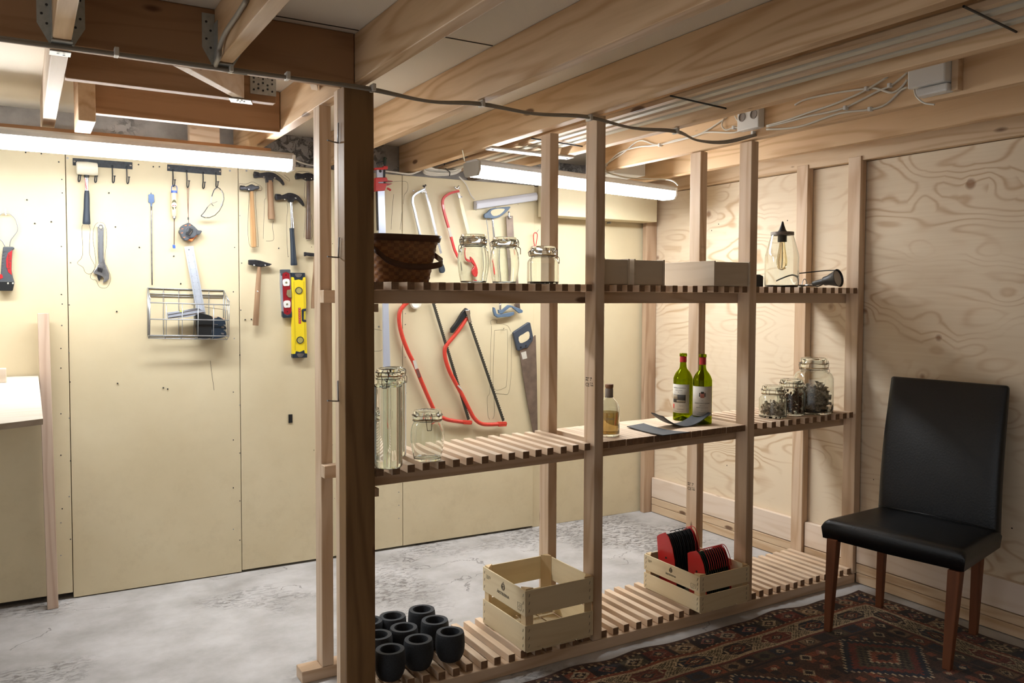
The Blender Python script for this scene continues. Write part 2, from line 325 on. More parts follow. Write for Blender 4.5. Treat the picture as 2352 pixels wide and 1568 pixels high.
CHROME = plain('bright_steel', (205,207,210), .18, metal=1); WIRE = plain('galvanised_wire', (168,170,172), .35, metal=.8); DWIRE = plain('dark_clip_wire', (80,66,58), .35, metal=.9)
RUST = plain('rusty_blade_steel', (126,110,98), .5, metal=.5, noise_=.25, nscale=14)
RED = plain('red_enamel', (196,44,44), .35, coat=.2); REDP = plain('red_plastic', (186,38,44), .38); ORED = plain('orange_red_tube', (206,66,50), .4, noise_=.08); DRED = plain('dark_red_enamel', (140,26,36), .35)
YELP = plain('yellow_level_paint', (232,206,44), .35); BLUE = plain('blue_plastic', (60,96,180), .4); SBLUE = plain('slate_blue_paint', (84,104,126), .45, noise_=.1); NAVY = plain('navy_rubber', (26,40,54), .5, bump=.2, nscale=200)
GREYP = plain('dark_grey_rubber', (72,76,82), .55, bump=.2, nscale=300); ORANGE = plain('orange_plastic', (226,120,60), .5); CABW = plain('white_cable_sheath', (214,208,196), .5); CABG = plain('grey_cable_sheath', (150,142,130), .5)
CLAY = plain('black_ceramic', (44,48,54), .75, noise_=.25, nscale=250, bump=.35); SLATE = plain('dark_slate', (48,51,56), .6, noise_=.3, nscale=30, bump=.3)
LEATHER = plain('black_leather', (15,16,18), .38, noise_=.2, nscale=120, bump=.35); INK = plain('printing_ink', (70,64,56), .8); INKL = plain('pale_ink', (150,138,116), .8); PAPER = plain('paper_label', (196,190,178), .7, noise_=.05)
CORK = plain('cork', (140,104,78), .8, noise_=.25, nscale=200); GREYL = plain('grey_capsule', (140,132,126), .5); MUSH = plain('dried_mushroom', (188,170,148), .8, noise_=.45, nscale=60, bump=.4); MUSHD = plain('dried_chanterelle', (112,76,52), .8, noise_=.5, nscale=80, bump=.4)
WICK = plain('brown_woven_splint', (126,82,46), .5, noise_=.25, nscale=30, bump=.2); WICKL = plain('woven_splint_light', (150,104,62), .5, noise_=.25, nscale=30, bump=.2); WICKD = plain('dark_splint_band', (82,50,30), .45, noise_=.2, nscale=20)
PENCIL = plain('pencil_line', (84,78,70), .9); WHNYL = plain('cream_nylon', (232,226,208), .45); GRN = plain('dark_green_plastic', (24,46,36), .4); GREENV = plain('vial_fluid', (214,222,120), .15)
# ================================================================== THE SETTING
struct(MB().box(-2.2, 3.60, -.6, 4.42, -.1, 0).build('floor', FLOORM))
struct(MB().box(-2.2, 3.70, -.6, 4.46, 2.27, 2.33).build('ceiling', CEILM))
wb = struct(MB().box(-2.2, 3.70, 4.42, 4.55, 0, 2.27).build('wall_back', CONC))
def panel(x0, x1, z0, z1, th=.03, off=0, name='wall_panel'):
    g = .0015
    return MB().hexa([(x0+g, wally(x0, off), z0), (x1-g, wally(x1, off), z0), (x1-g, wally(x1, off)+th, z0), (x0+g, wally(x0, off)+th, z0),
                      (x0+g, wally(x0, off), z1), (x1-g, wally(x1, off), z1), (x1-g, wally(x1, off)+th, z1), (x0+g, wally(x0, off)+th, z1)]).build(name, YEL, wb, bevel=.002)
for x0, x1, z0, z1 in ((-2.15, -1.02, .03, 2.16), (-1.02, .182, .03, 2.16), (.182, .945, .005, 2.10), (.945, 1.822, .012, 2.085), (1.822, 2.672, .012, 2.085)): panel(x0, x1, z0, z1)
panel(2.672, 3.565, .0, 2.08, .03, -.012)
# plank the panels are nailed to
MB().box(-2.15, 3.5, 4.385, 4.415, .02, 2.0).build('batten', OLDX, wb)
# boxed-in upper section on the right of the back wall
tb = struct(MB().box(2.68, 3.50, 4.09, wally(3.5)-.003, 1.895, 2.10).build('trim_1', YEL, bevel=.003))
cs_ = onz(1030,87,2.268).y; ceil_ = bpy.data.objects['ceiling']
m = MB(); m.box(.992,1.392,cs_,cs_+.006,2.2682,2.2702); cs2 = onz(720,52,2.268).y; m.box(.552,.944,cs2,cs2+.005,2.2682,2.2702); m.box(1.44,1.86,cs_-.9,cs_-.894,2.2682,2.2702); m.build('board_seam', plain('dark_gap', (70,60,50), .9), ceil_)
# right wall: plywood
wr = struct(MB().box(3.575, 3.60, -.6, 4.26, .23, 2.083).build('wall_right', PLYW))
struct(MB().box(3.575, 3.60, -.6, 4.26, 0, .23).build('trim_2', OLDY))
struct(MB().box(3.535, 3.60, -.6, 4.40, 2.087, 2.27).build('trim_3', OLDY, bevel=.002))
k = 1
for y0, y1 in ((-.6, 2.617), (2.693, 2.934), (3.014, 4.17)):
    for z0, z1, m in ((.003, .052, OLDY), (.054, .098, OLDY), (.102, .23, PLY_)):
        struct(MB().box(3.546, 3.575, y0, y1, z0, z1).build('baseboard_right', m, bevel=.003))
struct(MB().box(3.487, 3.572, 4.175, 4.215, 0, 2.083).build('trim_4', pine('grey_stud', 2, (186,160,134), (156,126,100), seed=7), bevel=.003))
# ------------------------------------------------------------------ beams overhead
def joist(name, label, x0, x1, y0, y1, z0, z1, m, cat='beam', group=None):
    o = MB().box(x0, x1, y0, y1, z0, z1).build(name, m, loc=(x0, y0, z0), bevel=.003); return tag(o, label, cat, group)
joist('ceiling_joist', 'rough joist whose end rests over the thick brown corner post', .945, .990, .2, 4.40, 2.112, 2.269, JST)
joist('ceiling_joist', 'ceiling joist with a dark smeared stain, first one right of the corner post', 1.393, 1.438, .2, 4.41, 2.11, 2.269, JST)
joist('ceiling_joist', 'knotty ceiling joist ending at the top of the tall front post by the bottle', 1.862, 1.909, .2, 4.41, 2.11, 2.269, JST)
joist('ceiling_joist', 'ceiling joist alongside the stored white mouldings', 2.302, 2.349, .2, 4.41, 2.11, 2.269, JST)
j5 = joist('ceiling_joist', 'ceiling joist carrying the white cables, socket and junction box', 2.765, 2.810, .2, 3.78, 2.11, 2.269, JST)
joist('ceiling_joist', 'ceiling joist nearest the plywood wall, above the rightmost jars', 3.222, 3.267, .2, 4.41, 2.11, 2.269, JST)
joist('ceiling_joist', 'leftmost joist on the near side of the header beam, in a steel hanger', .083, .128, .2, 2.600, 2.106, 2.269, JST)
joist('ceiling_joist', 'pale joist beyond the header beam, running down to the left end of the tube lamp', .083, .128, 2.672, 4.2, 2.106, 2.269, PLY_)
joist('ceiling_joist', 'near joist with a cable bent over its end, midway along the header beam', .508, .551, .2, 2.600, 2.106, 2.269, JST)
hdr = joist('header_beam', 'dark brown header beam across the ceiling, left of the corner post', -2.1, .943, 2.602, 2.668, 2.104, 2.269, OLDX)
joist('trimmer_beam', 'brown cross beam just beyond the header, carrying a perforated plate', .130, .79, 2.985, 3.028, 2.102, 2.269, OLDX)
joist('trimmer_beam', 'reddish brown cross beam above the tube lamp, farther from the header', .250, .943, 3.50, 3.545, 2.102, 2.269, OLDX)
joist('joist_offcut', 'short beam end with a knot, hanging above the left tube lamp', .190, .248, 3.45, 3.72, 2.060, 2.269, OLDY)
d = MB(); d.prism([(.40,2.67,2.104),(.445,2.67,2.104),(.68,2.982,2.104),(.64,2.982,2.104)], [(.40,2.67,2.269),(.445,2.67,2.269),(.68,2.982,2.269),(.64,2.982,2.269)])
tag(d.build('diagonal_brace', PLY_, loc=(.40,2.67,2.104), bevel=.002), 'slanting pale brace between header beam and cross beam', 'beam')
d = MB(); d.prism([(.80,2.67,2.165),(.825,2.67,2.165),(.942,2.98,2.165),(.917,2.98,2.165)], [(.80,2.67,2.268),(.825,2.67,2.268),(.942,2.98,2.268),(.917,2.98,2.268)])
tag(d.build('thin_batten', PLY_, loc=(.80,2.67,2.165)), 'thin slanting batten between the header beam and the rough joist', 'batten')
# perforated steel plate and joist hangers
GALV = plain('galvanised_plate', (178,182,180), .4, metal=.6, noise_=.12, nscale=60)
def perforated(name, label, mb_fn, holes, loc):
    t = thing(name, label, 'bracket', loc); m = MB(); mb_fn(m); m.build('plate', GALV, t)
    h = MB()
    for c, n in holes: h.lathe([(.0035, 0), (.0035, .0009)], c, 10, n)
    h.build('nail_hole', DSTEEL, t); return t
def hanger(x0, x1, y, zb, label, ds=.0):
    def f(m):
        m.box(x0-.003, x1+.003, y-.045, y+ds, zb-.003, zb)                        # saddle
        for s, xx in ((-1, x0), (1, x1)):
            m.prism([(xx, y, zb), (xx+s*.008, y, zb), (xx+s*.036, y, zb+.05), (xx+s*.036, y, zb+.15), (xx, y, zb+.15)],
                    [(xx, y-.0025, zb), (xx+s*.008, y-.0025, zb), (xx+s*.036, y-.0025, zb+.05), (xx+s*.036, y-.0025, zb+.15), (xx, y-.0025, zb+.15)])
            m.box(min(xx, xx+s*.0025), max(xx, xx+s*.0025), y-.05, y, zb, zb+.12)
    hs = []
    for s, xx in ((-1, x0), (1, x1)):
        for i, z in enumerate((.05, .075, .10, .125)): hs.append(((xx+s*(.012+.012*(i % 2)), y-.0026, zb+z), (0,-1,0)))
    return perforated('joist_hanger', label, f, hs, (x0, y, zb))
hanger(.083, .128, 2.602, 2.104, 'galvanised hanger under the leftmost near joist at the header beam')
hanger(.508, .551, 2.602, 2.104, 'galvanised hanger under the near joist with the bent cable')
def f_(m): m.box(.079, .132, 2.672, 2.72, 2.101, 2.105)
perforated('joist_hanger', 'galvanised saddle under the pale joist just beyond the header beam', f_, [((.10,2.69,2.100),(0,0,-1)),((.115,2.70,2.100),(0,0,-1))], (.08,2.67,2.10))
def f_(m): m.hexa([(.625,2.975,2.098),(.70,2.975,2.098),(.72,3.035,2.098),(.645,3.035,2.098),(.625,2.975,2.101),(.70,2.975,2.101),(.72,3.035,2.101),(.645,3.035,2.101)])
perforated('nail_plate', 'small slanted nail plate under the slanting brace', f_, [((.66+.012*(i % 3),2.99+.012*(i//2),2.0975),(0,0,-1)) for i in range(5)], (.64,2.98,2.10))
def f_(m): m.box(.70, .79, 2.9815, 2.984, 2.125, 2.25)
perforated('nail_plate', 'large perforated steel plate on the front of the brown cross beam', f_, [((.712+.016*(i % 5), 2.981, 2.14+.02*(i//5)+.006*(i % 2)), (0,-1,0)) for i in range(25)], (.70,2.98,2.12))
# plank over the left lamp
tag(MB().box(-.6, .98, 3.79, 3.94, 2.064, 2.082).build('fixing_plank', OLDX, loc=(-.6,3.79,2.064), bevel=.002), 'brown plank that the left tube lamp is fixed to', 'board')
tag(MB().box(.1, .44, 4.12, 4.20, 2.085, 2.10).build('white_cover', WHP, loc=(.1,4.12,2.085), bevel=.005), 'slim white plastic cover behind the left tube lamp', 'cover')
tag(MB().box(.70, .84, 4.20, 4.25, 2.10, 2.269).build('wall_block', PX, loc=(.7,4.2,2.1), bevel=.003), 'pale wooden block on top of the wall beside the rough joist end', 'block')
# thick corner post
cp = thing('corner_post', 'thick brown weathered post standing in front of the shelf at the left', 'post', (.914, 2.62, 0))
MB().box(.914, 1.017, 2.62, 2.683, 0, 2.103).build('post_body', POSTW, cp, bevel=.003)
MB().box(.914, 1.017, 2.685, 2.722, 0, 2.103).build('backing_stud', PZ, cp, bevel=.002)
for px in (((752,322),(776,328),(777,282)), ((752,589),(777,591),(779,545)), ((752,920),(777,921),(776,874))):
    a, b_, c_ = [onx(x, y, .908) for x, y in px]; a = onx(px[0][0], px[0][1], .86)
    tag(MB().tube(smoothpts([a, b_, b_+(c_-b_)*.08, c_], 2), .0025, 8).build('bent_hook', STEEL, loc=b_, smooth=True),
        'bent wire hook on the corner post, ' + {322: 'the highest of three', 589: 'the middle one, level with the hammers', 920: 'the lowest, below the shelf of tall jars'}[px[0][1]], 'hook', 'hooks on the corner post')
# ------------------------------------------------------------------ shelving unit
su = thing('shelving_unit', 'open pine shelving unit of studs and slatted shelves filling the middle of the room', 'shelving', (.93, 2.62, 0))
ztop = 2.108
for x0, y0, m, zt in ((1.934, 2.62, PZ, 2.125), (2.779, 2.62, PZ, ztop), (3.526, 2.62, PZ, ztop), (.932, 2.938, PZ, 2.105), (1.926, 2.938, PZ, ztop), (2.779, 2.938, PZ, ztop), (3.528, 2.938, PZ, ztop)):
    MB().box(x0, x0+.044, y0, y0+.072, .046, zt).build('post', m, su, bevel=.003)
MB().box(1.022, 3.545, 2.62, 2.692, 0, .045).build('sill', PX, su, bevel=.003)
MB().box(.856, 3.545, 2.938, 3.012, 0, .045).build('sill', PX, su, bevel=.003)
def shelf(zl, zr, x0=.93, x1=3.565, name='shelf_rail'):   # a pair of rails just inside the two rows of posts
    zf = lambda x: zl+(zr-zl)*(x-1)/(2.5)
    h = .046
    m = MB()
    for y0, y1, xs in ((2.693, 2.737, 1.02 if zl < 9 else x0), (2.893, 2.937, x0)):
        m.hexa([(xs,y0,zf(xs)),(x1,y0,zf(x1)),(x1,y1,zf(x1)),(xs,y1,zf(xs)),(xs,y0,zf(xs)+h),(x1,y0,zf(x1)+h),(x1,y1,zf(x1)+h),(xs,y1,zf(xs)+h)])
    return m.build(name, PX, su, bevel=.002), lambda x: zf(x)+h
SL = .028
def slats(par, zf, xs, y0=2.628, y1=3.0, w=.028, jit=.006, mat=None):
    for x in xs:
        z = zf(x)+.0005; a = random.uniform(-jit, jit); c_ = random.uniform(-jit, jit)
        mb = MB().box(x, x+w, y0+a, y1+c_, z, z+SL); mb.mi = [0,0,1,0,1,0]; mb.build('slat', [mat or PY2, ENDSHADE], par, bevel=.0012, seg=1)
PY2 = pine('slat_pine_y', 1, (222,198,172), (198,166,134), seed=11, knots=False, contrast=.3)
def free(xs, w=.028): return [x for x in xs if not any(x < p+.046 and x+w > p-.002 for p in (1.934, 2.779, 3.526))]
def even(a, b, n, w=.028): return [a+(b-a-w)*i/(n-1) for i in range(n)]
upz = (1.3925, 1.3905); miz = (.757, .779)
ru, zu = shelf(*upz); rm, zm = shelf(*miz)
# slats nestle between the posts: front ends stop short of nothing, posts are skipped
b1 = even(1.024, 1.924, 16); b2 = even(1.982, 2.775, 14); b3 = even(2.827, 3.522, 13)
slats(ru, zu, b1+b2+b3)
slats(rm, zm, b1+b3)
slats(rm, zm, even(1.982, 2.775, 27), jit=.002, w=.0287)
bot = MB().box(1.022, 3.545, 2.75, 2.79, .0, .044).build('shelf_rail', PX, su)
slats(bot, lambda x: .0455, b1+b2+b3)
for z in (zm(1.03)-.046-.029, zu(1.03)-.046-.029): MB().box(1.019, 1.047, 2.66, 3.01, z, z+.028).build('cleat', PY, su, bevel=.001)
# stamps on two posts
def stamp(x, y, z, s=1.):
    text('abies P   MS\nabies      P', .0085*s, INK, su, (x, y, z), (0,-1,0), (0,0,1), 'printed_stamp')
    text('CE', .021*s, INK, su, (x, y, z-.032*s), (0,-1,0), (0,0,1), 'printed_stamp')
    text('K  N\nC24H', .0085*s, INK, su, (x, y-.030*s, z-.020*s), (0,-1,0), (0,0,1), 'printed_stamp')
stamp(1.9335, 2.682, onx(1345,868,1.934).z); stamp(2.7785, 3.000, onx(1585,1110,2.779).z)
# ------------------------------------------------------------------ tube lamps
def tube_lamp(name, label, a, b, z, depth, far):
    # a, b near top corners (x, y); runs along a->b, depth away from the viewer
    a, b = Vector(a), Vector(b); d = (b-a).normalized(); n = Vector((-d.y, d.x, 0)); t = thing(name, label, 'lamp', (a.x, a.y, z), 'tube lamps under the joists')
    def sect(p, pr): return [p+n*y+Vector((0,0,zz)) for y, zz in pr]
    D = depth
    hp = [(0,0),(0,-.020),(D-.006,-.020),(D-.006,-.046),(D,-.046),(D,0),(D*.82,.012),(D*.18,.012)]  # unseen far-side lip added to keep direct light off the wall
    dp = [(.002,-.0205),(.000,-.040),(.014,-.062),(D-.014,-.062),(D-.0065,-.055),(D-.0065,-.0205)]
    m = MB(); m.prism(sect(a, hp), sect(b, hp)); m.build('housing', WHM, t, bevel=.002)
    m = MB(); m.prism(sect(a+d*.012, dp), sect(b-d*.012, dp)); m.build('diffuser', DIFF, t)
    ep = [(-.002,.002),(-.002,-.042),(.013,-.066),(D-.013,-.066),(D+.002,-.042),(D+.002,.002)]
    for q, s in ((a, 1), (b, -1)):
        m = MB(); m.prism(sect(q-d*s*.003, ep), sect(q+d*s*.0115, ep)); m.build('end_cap', GREYM if (s == 1 and far) else WHP, t, bevel=.002)
    return t, d, n
tube_lamp('tube_lamp', 'lit white tube lamp over the left stretch of cream wall', (-.55, 3.742, 0+2.052), (1.074, 3.742, 2.052), 2.052, .115, False)
tube_lamp('tube_lamp', 'lit white tube lamp behind the shelf posts, over the right-hand corner', (1.853, 3.434, 2.052), (3.262, 3.640, 2.046), 2.052, .12, True)
hb = tag(MB().tube([onz(1097,374,2.065)+Vector((0,.06,0)), onz(1080,365,2.085)+Vector((0,.06,0)), (1.80,3.50,2.108)], .003, 6).build('lamp_hook', CHROME, loc=(1.8,3.5,2.08)), 'small bright screw hook holding the left end of the right tube lamp', 'hook')
st = thing('mounting_strip', 'bare white metal strip screwed under the joists behind the shelf', 'strip', (1.875, 3.35, 2.095))
MB().hexa([(1.875,3.352,2.100),(2.35,3.370,2.100),(2.35,3.438,2.100),(1.875,3.412,2.100),(1.875,3.352,2.1085),(2.35,3.370,2.1085),(2.35,3.438,2.1085),(1.875,3.412,2.1085)]).build('strip', WHM, st, bevel=.001)
for x, y in ((1.90, 3.385), (2.33, 3.40)): MB().lathe([(.006,0),(.006,.003)], (x, y, 2.098), 12).build('screw', DSTEEL, st)
tag(MB().box(2.93, 3.16, 3.80, 4.08, 2.125, 2.269).build('air_vent_box', WHP, loc=(2.93,3.8,2.125), bevel=.004), 'white box between two joists above the right tube lamp', 'box')
# ------------------------------------------------------------------ mouldings stored between joists
MOW = plain('white_moulding', (206,200,184), .5); g = 'mouldings stored between joists'
for i, (x, w, h, z, m, lab) in enumerate(((2.222, .030, .016, 2.135, MOW, 'long white moulding lying on nails, the one nearest the cable joist'),
        (2.165, .034, .020, 2.135, PY, 'long bare wood moulding lying between two white ones'),
        (2.105, .032, .022, 2.135, MOW, 'wide white moulding lying in the middle of the stored strips'),
        (2.050, .030, .020, 2.135, OLDY, 'long brown moulding stored on the side of the knotty joist'))):
    mb = MB(); mb.prism([(x,.3,z),(x+w,.3,z),(x+w,.3,z+h),(x+w*.6,.3,z+h*1.25),(x,.3,z+h*.7)], [(x,4.3,z),(x+w,4.3,z),(x+w,4.3,z+h),(x+w*.6,4.3,z+h*1.25),(x,4.3,z+h*.7)])
    tag(mb.build('moulding_strip', m, loc=(x,.3,z)), lab, 'moulding', g)
for i, (y, lab) in enumerate(((1.21, 'black spike under the mouldings, nearest the picture top right'), (2.27, 'black spike under the mouldings, above the tall front post'), (3.2, 'black spike under the mouldings, behind the shelf'))):
    tag(MB().tube([(1.99, y-.01, 2.130), (2.30, y+.03, 2.130)], .0035, 6).build('support_spike', BLK, loc=(1.99,y,2.13)), lab, 'nail', 'spikes holding the mouldings')
# ------------------------------------------------------------------ cables
def cable(name, label, pts, r, m=CABW, k=5, cat='cable', group=None):
    o = MB().tube(smoothpts(pts, k), r, 8).build(name, m, loc=pts[0], smooth=2); return tag(o, label, cat, group)
hx = [(-.3,2.596,2.098),(-.04,2.596,2.098),(.24,2.594,2.097),(.53,2.590,2.098),(.77,2.588,2.096),(.987,2.590,2.098),(1.2,2.585,2.080),(1.399,2.595,2.100),(1.62,2.580,2.086),(1.857,2.585,2.104),(2.08,2.590,2.085),(2.318,2.600,2.100),(2.45,2.62,2.078),(2.60,2.61,2.085),(2.757,2.58,2.125)]
cable('ceiling_cable', 'grey cable sagging from joist to joist along the front of the shelf', hx, .0052, CABG)
cable('ceiling_cable', 'second grey cable running alongside, dipping lower between the joists', [(x, y-.010+.002*(i % 3), z-.004-.004*(i % 2)) for i, (x, y, z) in enumerate(hx)], .0048, CABG)
cl = [(.24,2.58),(.55,2.58),(.72,2.58),(1.0,2.58),(1.41,2.588),(1.87,2.577),(2.32,2.595)]
clab = ['small clip holding the grey cables under the header beam, left of the bent cable', 'small clip on the header beam just right of the bent cable', 'small clip near the right end of the header beam', 'small clip on the grey cables at the top of the corner post', 'small clip on the grey cables under the stained joist', 'small clip on the grey cables at the top of the tall front post', 'small clip on the grey cables under the joist beside the mouldings']
for i, (x, y) in enumerate(cl):
    tag(MB().box(x-.006, x+.006, y-.012, y+.022, 2.086, 2.110).build('cable_clip', CABW, loc=(x,y,2.09), bevel=.002), clab[i], 'clip', 'clips on the header beam' if x < .9 else 'clips under the joists')
tag(MB().tube(smoothpts([onx(566,0,.500), onx(548,30,.500), onx(518,75,.498), onx(505,108,.496), onx(503,130,.496), (.508,2.585,2.098), (.54,2.592,2.093), (.60,2.592,2.092)], 5), .007, 8).build('bent_cable', CABG, loc=(.5,2.5,2.1), smooth=2), 'grey cable bent down over the end of a near joist', 'cable')
K3 = crop(1852, 0, .21682); K1 = crop(1380, 220, .17007)
def face(pts, off=.006): return [onx(x, y, 2.765-off) for x, y in pts]
gj = 'white cables on the joist'
cable('joist_cable', 'white cable on the cabled joist, the uppermost run into the junction box', face(K3([(-120,1110),(0,1050),(300,985),(620,940),(740,935),(900,980),(1000,930),(1068,845)])), .0042, group=gj)
cable('joist_cable', 'white cable on the cabled joist, crossing over the others toward the next joist', face(K3([(-420,1330),(-200,1270),(0,1200),(300,1100),(600,970),(860,815)]), .012), .0042, group=gj)
cable('joist_cable', 'white cable on the cabled joist, third from the top at the junction box', face(K3([(-420,1340),(-200,1290),(0,1235),(380,1150),(750,970),(900,905),(1068,770)])), .0042, group=gj)
cable('joist_cable', 'white cable on the cabled joist, the lowest run with two clips', face(K3([(-420,1370),(-200,1360),(0,1320),(350,1200),(670,1160),(850,1100),(1000,960),(1068,925)])), .0042, group=gj)
cable('joist_cable', 'white cable from the socket down to the right tube lamp, through a bent nail', face(K1([(1700,290),(1350,510),(1000,600),(760,662),(520,605),(300,770),(60,930)])), .0040, group=gj)
cable('joist_cable', 'white cable looping below the socket and along the joist toward the lamp', face(K1([(2140,380),(1950,420),(1800,495),(1450,490),(1250,550),(800,660),(500,690),(250,770),(70,935)]), .008), .0040, group=gj)
cable('joist_cable', 'short white cable curling out left of the socket', face(K1([(1660,310),(1635,400),(1690,460),(1810,428),(1990,450),(2130,390),(2060,360),(1960,410),(1880,380),(1810,270)]), .012), .0036, group=gj)
p0 = onx(1391, 378, 2.76); pe = [onz(x, y, 2.085) for x, y in K1([(200,1068),(350,1103),(600,1118),(870,1128)])]
cable('lamp_cable', 'white cable from the joist end along the top of the right tube lamp', [p0, onx(1391,392,2.76), onz(1400,398,2.10)]+pe+[onz(1547,416,2.07), onz(1557,425,2.055)], .0040)
jl = ['uppermost cable left of the junction box', 'third cable beside the junction box', 'third cable farther left', 'lowest cable left of the junction box', 'loop left of the socket', 'cables right under the socket', 'far end, over the tube lamp', 'pair of cables midway to the tube lamp']
for (x, y), jlab in zip(K3([(640,940),(885,905),(418,1142),(678,1156)])+K1([(1800,430),(2060,500),(65,930),(800,665)]), jl):
    p = onx(x, y, 2.755); tag(MB().box(p.x-.010, 2.765, p.y-.006, p.y+.006, p.z-.008, p.z+.008).build('cable_clip', WHP, loc=p, bevel=.002), 'small clip on the cabled joist: '+jlab, 'clip', 'clips on the cabled joist')
jb = thing('junction_box', 'white junction box with a small switch hanging under it, on the cabled joist', 'junction box', (2.70, 1.8, 2.15))
def fx(x, y, X=2.70): return onx(x, y, X)
a, b_, c_ = fx(2084,168), fx(2150,208), fx(2084,205)
MB().box(2.70, 2.763, b_.y-.03, a.y, c_.z, 2.262).build('box', WHP, jb, bevel=.006)
MB().box(2.735, 2.763, b_.y-.055, b_.y-.032, c_.z-.03, 2.262).build('backing_strip', OLDY, jb)
MB().box(2.715, 2.763, b_.y-.03, a.y-.02, c_.z-.030, c_.z-.002).build('lower_box', WHP, jb, bevel=.006)
MB().tube(smoothpts([fx(2100,205), fx(2104,220), fx(2122,236), fx(2146,240)], 4), .003, 8).build('loop_wire', CABW, jb, smooth=True)
so = thing('socket_outlet', 'white double socket on the cabled joist above the posts', 'socket', (2.73, 2.6, 2.17))
a, b_ = onx(1697,262,2.725), onx(1740,285,2.725)
MB().box(2.725, 2.763, b_.y-.004, a.y+.01, b_.z-.012, 2.232).build('socket_body', WHP, so, bevel=.004)
for yy in (a.y-.02, b_.y+.022):
    MB().lathe([(.0195,0),(.0195,.003),(.016,.003),(.015,-.004)], (2.7245, yy, 2.205), 24, (-1,0,0)).build('socket_face', GREYL if yy > 2.55 else WHM, so, smooth=True)
# ================================================================== TOOLS ON THE CREAM WALL
KA = crop(0, 340, .33156); KB = crop(520, 340, .33159); KC = crop(840, 340, .26781); KD = crop(840, 680, .28056)
KT = crop(380, 400, .1275); KS = crop(330, 560, .15306); KL = crop(640, 600, .15314); KO = crop(0, 460, .15306); KF = crop(860, 380, .19139)
def W(px, off=0): return onw(px[0], px[1], off)
def wp(parent, name, px, off, th, mat, bevel=.0, smooth=False, k=0):
    if k: px = smooth2(px, k)
    m = MB(); wpoly(m, px, off, th); return m.build(name, mat, parent, bevel=bevel, smooth=smooth)
def wt(parent, name, px, off, r, mat, n=8, closed=False, k=4):
    m = MB(); wtube(m, px, off, r, n, closed, k); return m.build(name, mat, parent, smooth=2)
def wscrew(parent, px, off=0, r=.0045, mat=None, name='screw'):
    m = MB(); m.lathe([(r*.6,-.003),(r,.0),(r,.0015),(r*.4,.0025)], W(px, off), 10, WN); return m.build(name, mat or CHROME, parent)
def wlathe(parent, name, a, b, prof, off, mat, n=20):     # lathe whose axis joins two points of the wall (fractions along, radius in metres)
    A, B = W(a, off), W(b, off); ax = (B-A); Ln = ax.length; m = MB(); m.lathe([(r, t*Ln) for t, r in prof], A, n, ax); return m.build(name, mat, parent, smooth=True)
# traced outlines: pencil lines on the panels
out = [KA([(575,530),(567,560),(572,740),(535,795),(575,825),(590,860),(620,872),(650,850),(655,810),(620,730),(625,560),(612,530)]),
       KA([(680,515),(655,540),(643,620),(660,740),(662,820),(625,885),(640,910),(665,915),(690,962),(740,965),(768,900),(740,820),(725,780),(740,620),(725,530),(690,513)]),
       KB([(90,245),(135,250),(178,234),(215,250),(245,270),(240,295),(205,300),(205,420),(222,660),(212,682),(165,680),(150,600),(152,420),(155,300),(95,290),(90,245)]),
       KB([(400,185),(434,212),(432,228),(355,175),(300,160),(195,155)]), KB([(272,230),(274,350),(264,370),(256,628)]), KB([(325,505),(320,545),(328,628),(305,643),(275,643)]),
       KB([(420,380),(425,430),(417,520),(425,735),(432,748)]), KB([(480,215),(482,168),(560,163),(640,195),(650,215)]), KB([(545,235),(540,330),(548,380),(538,620)]), KB([(590,460),(598,540),(592,630),(555,640)]),
       KD([(1028,235),(1022,205),(1040,193),(1075,198),(1072,222),(1120,228),(1165,245),(1188,290)]), KD([(1030,240),(1018,620),(1015,790),(995,830),(1000,970),(1015,1008)]),
       KD([(1055,280),(1135,278),(1162,310),(1155,690),(1130,752),(1050,755),(1045,560),(1055,280)]), KD([(1195,330),(1190,640),(1170,790),(1130,802),(1065,795)]), KD([(1048,800),(1055,950),(1040,1005)]),
       KC([(225,288),(340,285),(362,320),(355,370),(330,405),(322,480)]), KC([(240,395),(228,520),(218,698)]), KC([(312,545),(296,700)]), KD([(68,268),(130,280)]), KD([(68,450),(120,448),(133,435)]),
       [(483,828),(487,862),(492,896)], [(440,700),(520,712)]]
m = MB()
for p in out: m.tube(smoothpts([W(q, .0003) for q in p], 3), .0008, 4)
m.build('pencil_outline', PENCIL, wb)
# screws and nails in the panels
m = MB(); md = MB()
for x, ys in ((142, (412,443,566,676,698,747,800,845,950,1045,1168,1200,1275)), (161, (603,700,810,877,960,1058,1140,1238)), (538, (568,670,777,900,1010,1120,1215)), (553, (495,604,712,815,930,1040,1150,1240)), (933, (720,745,820,902,950)), (918, (1005,1030,1130,1160,1190))):
    for y in ys: (md if (x*y) % 3 else m).lathe([(.0030,-.001),(.0030,.001)], W((x+(y % 5)-2, y)), 8, WN)
for q in ((59,350),(95,353),(62,459-0),(135,372),(318,378),(352,383),(366,383),(250,443),(265,521),(320,568),(399,588),(415,651),(80,513),(118,509),(268,715-0),(270,880),(375,890),(385,893),(652,625),(577,733),(563,734),(640,570)): md.lathe([(.0026,0),(.0034,.0),(.0034,.004),(.0016,.006)], W(q), 8, WN)
for q in ((155,363),(566,392),(528,392),(1055,362+70),(1060,452),(950,438),(870,750)): m.lathe([(.005,0),(.005,.0015)], W(q), 8, WN)
m.build('panel_screw', STEEL, wb); md.build('panel_screw', DSTEEL, wb)
